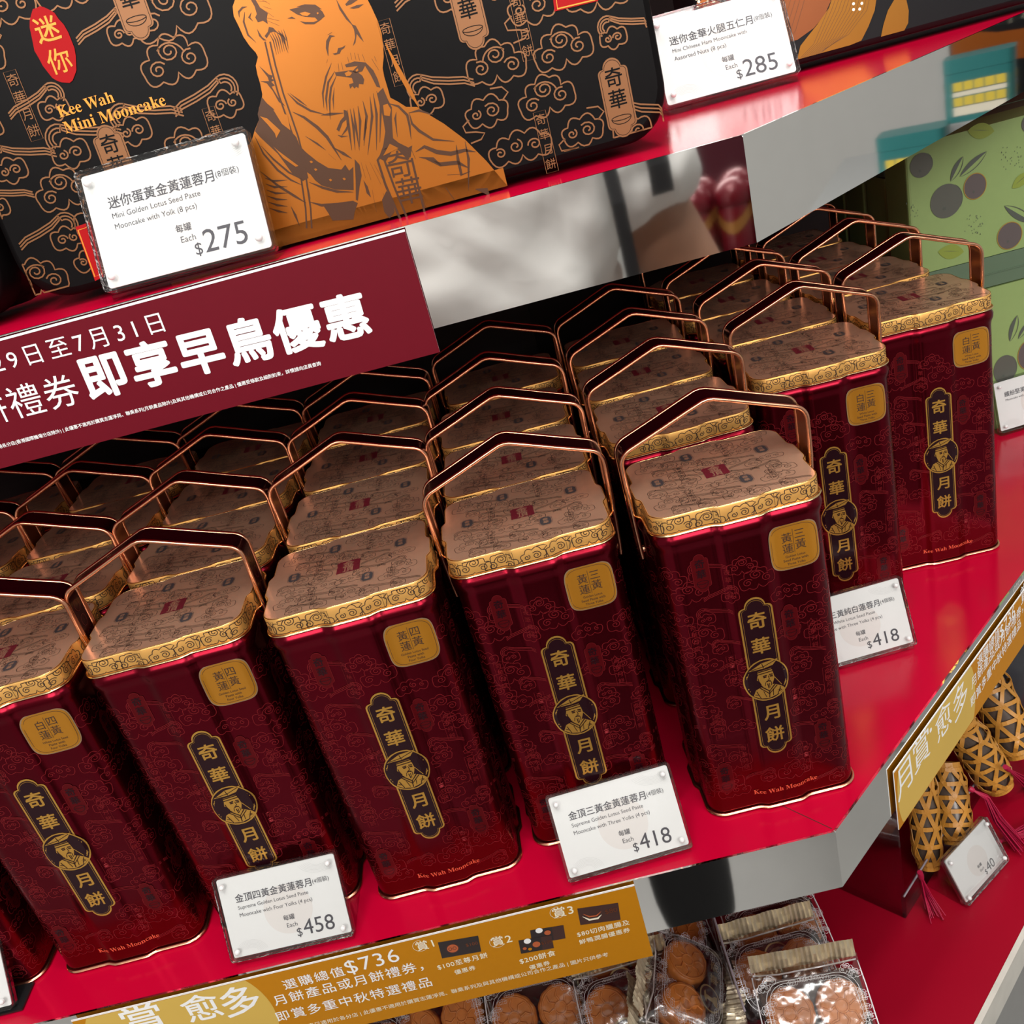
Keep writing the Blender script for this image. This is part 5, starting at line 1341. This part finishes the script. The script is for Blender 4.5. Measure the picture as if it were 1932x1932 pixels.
r = empty('display_riser', (1.335, 0.63, 0.0905), radians(22)); g = G(); g.box((0, 0, 0.0425), (0.13, 0.14, 0.085)); g.build('riser_block', 'counter_white', r); tag(r, 'pale riser block under the upper teal tin, in the right mirror edge', 'riser')
bus_tin((1.325, 0.600, 0.1760), radians(-66), 'teal bus tin with yellow windows raised on a block, in the right mirror edge')
root4 = empty('gift_box', (1.50, 0.72, 0.0905), radians(-66)); fr4 = tin_box(root4, 0.2, 0.235, 0.06, 0.01, 'box_charcoal', 0)
g = G(); g.poly(fr4, [(0.004, 0.10), (0.05, 0.135), (0.10, 0.14), (0.196, 0.16), (0.196, 0.21), (0.12, 0.19), (0.06, 0.185), (0.004, 0.15)], 0.0004, 0)
for i in range(9): g.ribbon(fr4, [(0.02 + .02 * i, 0.20 + .003 * (i % 2)), (0.018 + .02 * i, 0.218)], 0.0008, 0.0005, 1)
g.build('petal_print', ['petal_orange', 'print_cream'], root4); tag(root4, 'charcoal box with an orange wave, seen only in the right mirror edge', 'gift box')

mat('jar_red', (0.12, 0.002, 0.009), 0.2, 0.22); mat('jar_gold', (0.3, 0.13, 0.03), 0.4, 0.35); mat('counter_maroon', (0.06, 0.004, 0.012), 0, 0.4)
cabinet('display_counter', (0.42, -1.32), 0.46, 0.4, 0.012, 'counter_maroon', 'dark maroon counter of red jars seen in the front mirror edge', 0)
r = empty('counter_backboard', (0.42, -1.49, 0.0125)); g = G(); g.box((0, 0, 0.17), (0.46, 0.02, 0.34)); g.build('board', 'counter_maroon', r); tag(r, 'dark maroon board behind the red jars, seen in the mirror edge', 'backboard')
def jar(x, y, label):
    r = empty('red_jar', (x, y, 0.0125)); r.scale = (1.3, 1.3, 1.2); n = 24
    def R(prof, mi, nm, cap=False):
        g = G(); g.rings([[Vector((q * cos(2 * pi * i / n), q * sin(2 * pi * i / n), z)) for i in range(n)] for q, z in prof], 0, True, False, True); g.build(nm, mi, r)
    R([(0.020, 0), (0.022, 0.003), (0.022, 0.110), (0.020, 0.116)], 'jar_red', 'jar_body'); R([(0.0222, 0.116), (0.0235, 0.119), (0.0235, 0.130), (0.021, 0.140), (0.012, 0.148), (0.004, 0.150)], 'jar_red', 'jar_lid')
    g = G(); n2 = 40; A = []; B = []
    for i in range(n2 + 1):
        a = 2 * pi * i / n2; h = 0.088 + 0.010 * sin(2 * a + 0.6); A.append(Vector((0.0223 * cos(a), 0.0223 * sin(a), h))); B.append(Vector((0.0223 * cos(a), 0.0223 * sin(a), h + 0.016)))
    g.rings([A, B], 0, True, closed=False); g.build('gold_band', 'jar_gold', r)
    return tag(r, label, 'jar', 'red jars seen in the mirror edge')
for k, (x, y) in enumerate(((0.245, -1.20), (0.308, -1.19), (0.371, -1.20), (0.277, -1.27), (0.34, -1.27))):
    jar(x, y, ['red jar with gold swirl, seen just beside the sleeve in the mirror', 'red jar with gold swirl, clearest one in the mirror, next to the shelf corner', 'red jar with gold swirl, outermost of the front three', 'red jar in the second row behind the sleeve-side jar', 'red jar in the second row behind the clearest jar'][k])

# ---- the person taking the picture, seen in the mirror edge
mat('skin', (0.36, 0.185, 0.115), 0, 0.5, noise=0.08, nscale=40, Subsurface_Weight=0.05); mat('shirt_white', (0.82, 0.82, 0.80), 0, 0.85, noise=0.03, nscale=80); mat('cloth_black', (0.012, 0.012, 0.014), 0, 0.8, noise=0.2); mat('hair_black', (0.010, 0.008, 0.007), 0, 0.45, noise=0.3, nscale=200, stretch=(1, 1, .2)); mat('eye_white', (0.7, 0.7, 0.68), 0, 0.3); mat('eye_dark', (0.02, 0.01, 0.008), 0, 0.2); mat('lip', (0.28, 0.09, 0.07), 0, 0.5); mat('shoe', (0.03, 0.03, 0.03), 0, 0.6); mat('phone_grey', (0.03, 0.03, 0.034), 0.4, 0.25)
def skinned(name, nodes, edges, m, parent, root_i=0, sub=2, crease=None):
    """continuous body surface grown round a skeleton: nodes = (x, y, z, rx, ry)"""
    me = bpy.data.meshes.new(name); me.from_pydata([n[:3] for n in nodes], edges, []); me.materials.append(MATS[m])
    o = bpy.data.objects.new(name, me); COL.objects.link(o); o.parent = parent
    sk = o.modifiers.new('skin', 'SKIN'); sk.use_smooth_shade = True
    if not me.skin_vertices:
        bpy.context.view_layer.objects.active = o
    for i, n in enumerate(nodes):
        sv_ = me.skin_vertices[0].data[i]; sv_.radius = (n[3], n[4] if len(n) > 4 else n[3]); sv_.use_root = (i == root_i)
    sb = o.modifiers.new('smooth', 'SUBSURF'); sb.levels = sub; sb.render_levels = sub
    return o
PX, PY, PZ = -0.155, -0.735, FLOOR_Z
person = empty('person', (PX, PY, PZ + 0.0005))
N = []; E = []
def nd(x, y, z, r, ry=None, par=None):
    N.append((x, y, z, r, ry if ry is not None else r))
    if par is not None: E.append((par, len(N) - 1))
    return len(N) - 1
pel = nd(0, 0, 0.94, 0.15, 0.105); wa = nd(0, 0.0, 1.08, 0.135, 0.095, pel); ch = nd(0, 0.0, 1.25, 0.155, 0.105, wa); ub = nd(0, -0.01, 1.40, 0.14, 0.09, ch); nk = nd(0, 0.0, 1.50, 0.058, 0.058, ub); nk2 = nd(0, 0.01, 1.55, 0.056, 0.056, nk)
h1 = nd(0, 0.025, 1.61, 0.068, 0.078, nk2); h2 = nd(0, 0.02, 1.68, 0.078, 0.095, h1); h3 = nd(0, 0.012, 1.745, 0.07, 0.085, h2)
ns = nd(0, 0.115, 1.652, 0.012, 0.012, h1)
for s in (1, -1):
    hp = nd(s * 0.095, 0, 0.86, 0.085, 0.09, pel); kn = nd(s * 0.11, 0.01, 0.50, 0.056, 0.06, hp); an = nd(s * 0.115, -0.01, 0.09, 0.036, 0.04, kn); to = nd(s * 0.125, 0.13, 0.032, 0.036, 0.024, an)
    sh = nd(s * 0.185, -0.005, 1.44, 0.062, 0.06, ub)
    if s > 0: el = (0.290, 0.03, 1.17); wr = (0.268, 0.20, 0.99); hd = (0.262, 0.25, 0.935); fd = (-0.05, 0.68, -0.73); side = (-1, 0, 0.2)
    else: el = (-0.255, 0.11, 1.22); wr = (-0.155, 0.235, 1.43); hd = (-0.125, 0.262, 1.485); fd = (0.55, 0.10, 0.83); side = (0.2, 0.9, -0.2)
    e_ = nd(*el, 0.046, 0.046, sh); f_ = nd(*[(a * .6 + b * .4) for a, b in zip(el, wr)], 0.042, 0.042, e_); w_ = nd(*wr, 0.028, 0.024, f_); p_ = nd(*hd, 0.036, 0.018, w_)
    fdv = Vector(fd).normalized(); sd = Vector(side).normalized(); cr = fdv.cross(sd).normalized()
    for k, (ln, off) in enumerate(((0.068, -0.027), (0.076, -0.009), (0.071, 0.009), (0.056, 0.026))):
        b0 = Vector(hd) + cr * off + fdv * 0.032; b1 = b0 + fdv * ln * .45 + sd * 0.004; b2 = b1 + (fdv * .7 + sd * .6).normalized() * ln * .35; b3 = b2 + (fdv * .3 + sd * .9).normalized() * ln * .3
        q = nd(*b0, 0.0095, 0.0095, p_); q = nd(*b1, 0.0088, 0.0088, q); q = nd(*b2, 0.008, 0.008, q); nd(*b3, 0.007, 0.007, q)
    t0 = Vector(hd) - cr * 0.034 + fdv * (-0.012) + sd * .008; t1 = t0 - cr * 0.018 + fdv * 0.028 + sd * .012; t2 = t1 + fdv * 0.026 + sd * .012 + cr * .004
    q = nd(*t0, 0.011, 0.011, p_); q = nd(*t1, 0.0095, 0.0095, q); nd(*t2, 0.0085, 0.0085, q)
skinned('body', N, E, 'skin', person)
# face
for s in (1, -1):
    g = G(); g.rings([[Vector((s * 0.031 + 0.0125 * k * cos(2 * pi * i / 14), 0.106 + d, 1.682 + 0.0065 * k * sin(2 * pi * i / 14))) for i in range(14)] for k, d in ((1, 0), (.7, .005), (.3, .007))], 0, True, False, True)
    g.rings([[Vector((s * 0.031 + 0.005 * k * cos(2 * pi * i / 12), 0.1125 + d, 1.682 + 0.005 * k * sin(2 * pi * i / 12))) for i in range(12)] for k, d in ((1, 0), (.5, .0015))], 1, True, False, True); g.build('eye', ['eye_white', 'eye_dark'], person)
    g = G(); g.tube([(s * 0.014, 0.112, 1.700), (s * 0.03, 0.110, 1.706), (s * 0.047, 0.098, 1.700)], 0.0028, 5); g.build('eyebrow', 'hair_black', person)
    g = G(); g.rings([[Vector((s * (0.084 + d), -0.002 + 0.016 * k * cos(2 * pi * i / 12), 1.668 + 0.03 * k * sin(2 * pi * i / 12))) for i in range(12)] for k, d in ((.6, -0.008), (1, 0.004), (.8, 0.010), (.4, .006))], 0, True, False, True); g.build('ear', 'skin', person)
g = G(); g.tube([(-0.022, 0.103, 1.621), (-0.008, 0.110, 1.624), (0.008, 0.110, 1.624), (0.022, 0.103, 1.621)], [0.002, 0.0045, 0.0045, 0.002], 6); g.build('mouth', 'lip', person)
g = G(); rs = []
for j in range(9):
    th = radians(88) * (1 - j / 8.0); rs.append([Vector((0.094 * cos(th) * cos(2 * pi * i / 24), 0.002 + 0.112 * cos(th) * sin(2 * pi * i / 24), 1.695 + (0.025 if sin(2 * pi * i / 24) > 0.3 else -0.03) * (1 - sin(th)) + 0.105 * sin(th))) for i in range(24)])
rs = rs[::-1]; g.rings(rs, 0, True, False, True); g.build('hair', 'hair_black', person)
# shirt: torso and two short sleeves, folds modelled in the cloth
N = []; E = []
a0 = nd(0, 0.0, 0.90, 0.20, 0.135); a1 = nd(0, 0, 1.06, 0.215, 0.135, a0); a2 = nd(0, 0.0, 1.24, 0.212, 0.132, a1); a3 = nd(0, -0.01, 1.40, 0.166, 0.110, a2); a4 = nd(0, 0, 1.475, 0.085, 0.08, a3)
for s in (1, -1):
    q = nd(s * 0.19, -0.005, 1.445, 0.076, 0.074, a3)
    nd(s * 0.245, 0.035 if s > 0 else 0.055, 1.295, 0.070, 0.070, q)
sh_ = skinned('t_shirt', N, E, 'shirt_white', person, 0, 4)
tx = bpy.data.textures.new('cloth_folds', 'CLOUDS'); tx.noise_scale = 0.085; tx.noise_depth = 2
dm = sh_.modifiers.new('folds', 'DISPLACE'); dm.texture = tx; dm.strength = 0.05; dm.texture_coords = 'LOCAL'; dm.mid_level = 0.38
# trousers and shoes
N = []; E = []
t0 = nd(0, 0, 0.95, 0.168, 0.122)
for s in (1, -1):
    k0 = nd(s * 0.097, 0, 0.84, 0.098, 0.102, t0); k1 = nd(s * 0.112, 0.01, 0.48, 0.078, 0.08, k0); nd(s * 0.117, -0.005, 0.10, 0.068, 0.07, k1)
skinned('trousers', N, E, 'cloth_black', person, 0, 2)
for s in (1, -1):
    N = []; E = []; k0 = nd(s * 0.116, -0.045, 0.048, 0.042, 0.046); k1 = nd(s * 0.12, 0.05, 0.044, 0.046, 0.042, k0); nd(s * 0.128, 0.16, 0.036, 0.042, 0.034, k1); skinned('shoe', N, E, 'shoe', person, 0, 2)
# black shoulder strap of a bag: across the chest side and round the sleeve
g = G()
def strap(pts, w):
    pts = [Vector(p) for p in pts]; L_ = []
    for i, p in enumerate(pts):
        t = (pts[min(len(pts) - 1, i + 1)] - pts[max(0, i - 1)]).normalized(); n = Vector((0.35, 1, 0)).normalized(); s = t.cross(n).normalized()
        L_.append([p + s * w, p - s * w, p - s * w - n * .002, p + s * w - n * .002])
    g.rings(L_, 0, False)
strap([(0.165, -0.04, 1.53), (0.178, 0.06, 1.50), (0.186, 0.118, 1.42), (0.188, 0.138, 1.34), (0.190, 0.138, 1.26), (0.192, 0.12, 1.12), (0.19, 0.10, 1.0)], 0.008)
strap([(0.205, -0.04, 1.535), (0.225, 0.075, 1.48), (0.236, 0.105, 1.42), (0.240, 0.118, 1.365), (0.240, 0.118, 1.335)], 0.013)
g.build('bag_strap', 'cloth_black', person)
tag(person, 'person in white t-shirt with black strap, reflected in the mirror edge', 'person')
# phone held up in front of the person
ph = empty('phone'); ph.matrix_world = Matrix((( CR.x, CU.x, -CF.x, 0), (CR.y, CU.y, -CF.y, 0), (CR.z, CU.z, -CF.z, 0), (0, 0, 0, 1)))
pc = CAM_LOC - CF * 0.022 - CR * 0.045 + CU * 0.0
ph.matrix_world = Matrix.Translation(pc) @ ph.matrix_world
g = G(); g.prism(Plane((0, 0, 0), (1, 0, 0), (0, 1, 0)), [(x - 0.075, y - 0.037) for x, y in rounded_rect(0.15, 0.074, 0.012, 6)], -0.004, 0.004); g.build('phone_body', 'phone_grey', ph)
tag(ph, 'grey phone held up by the person in the white t-shirt', 'phone')
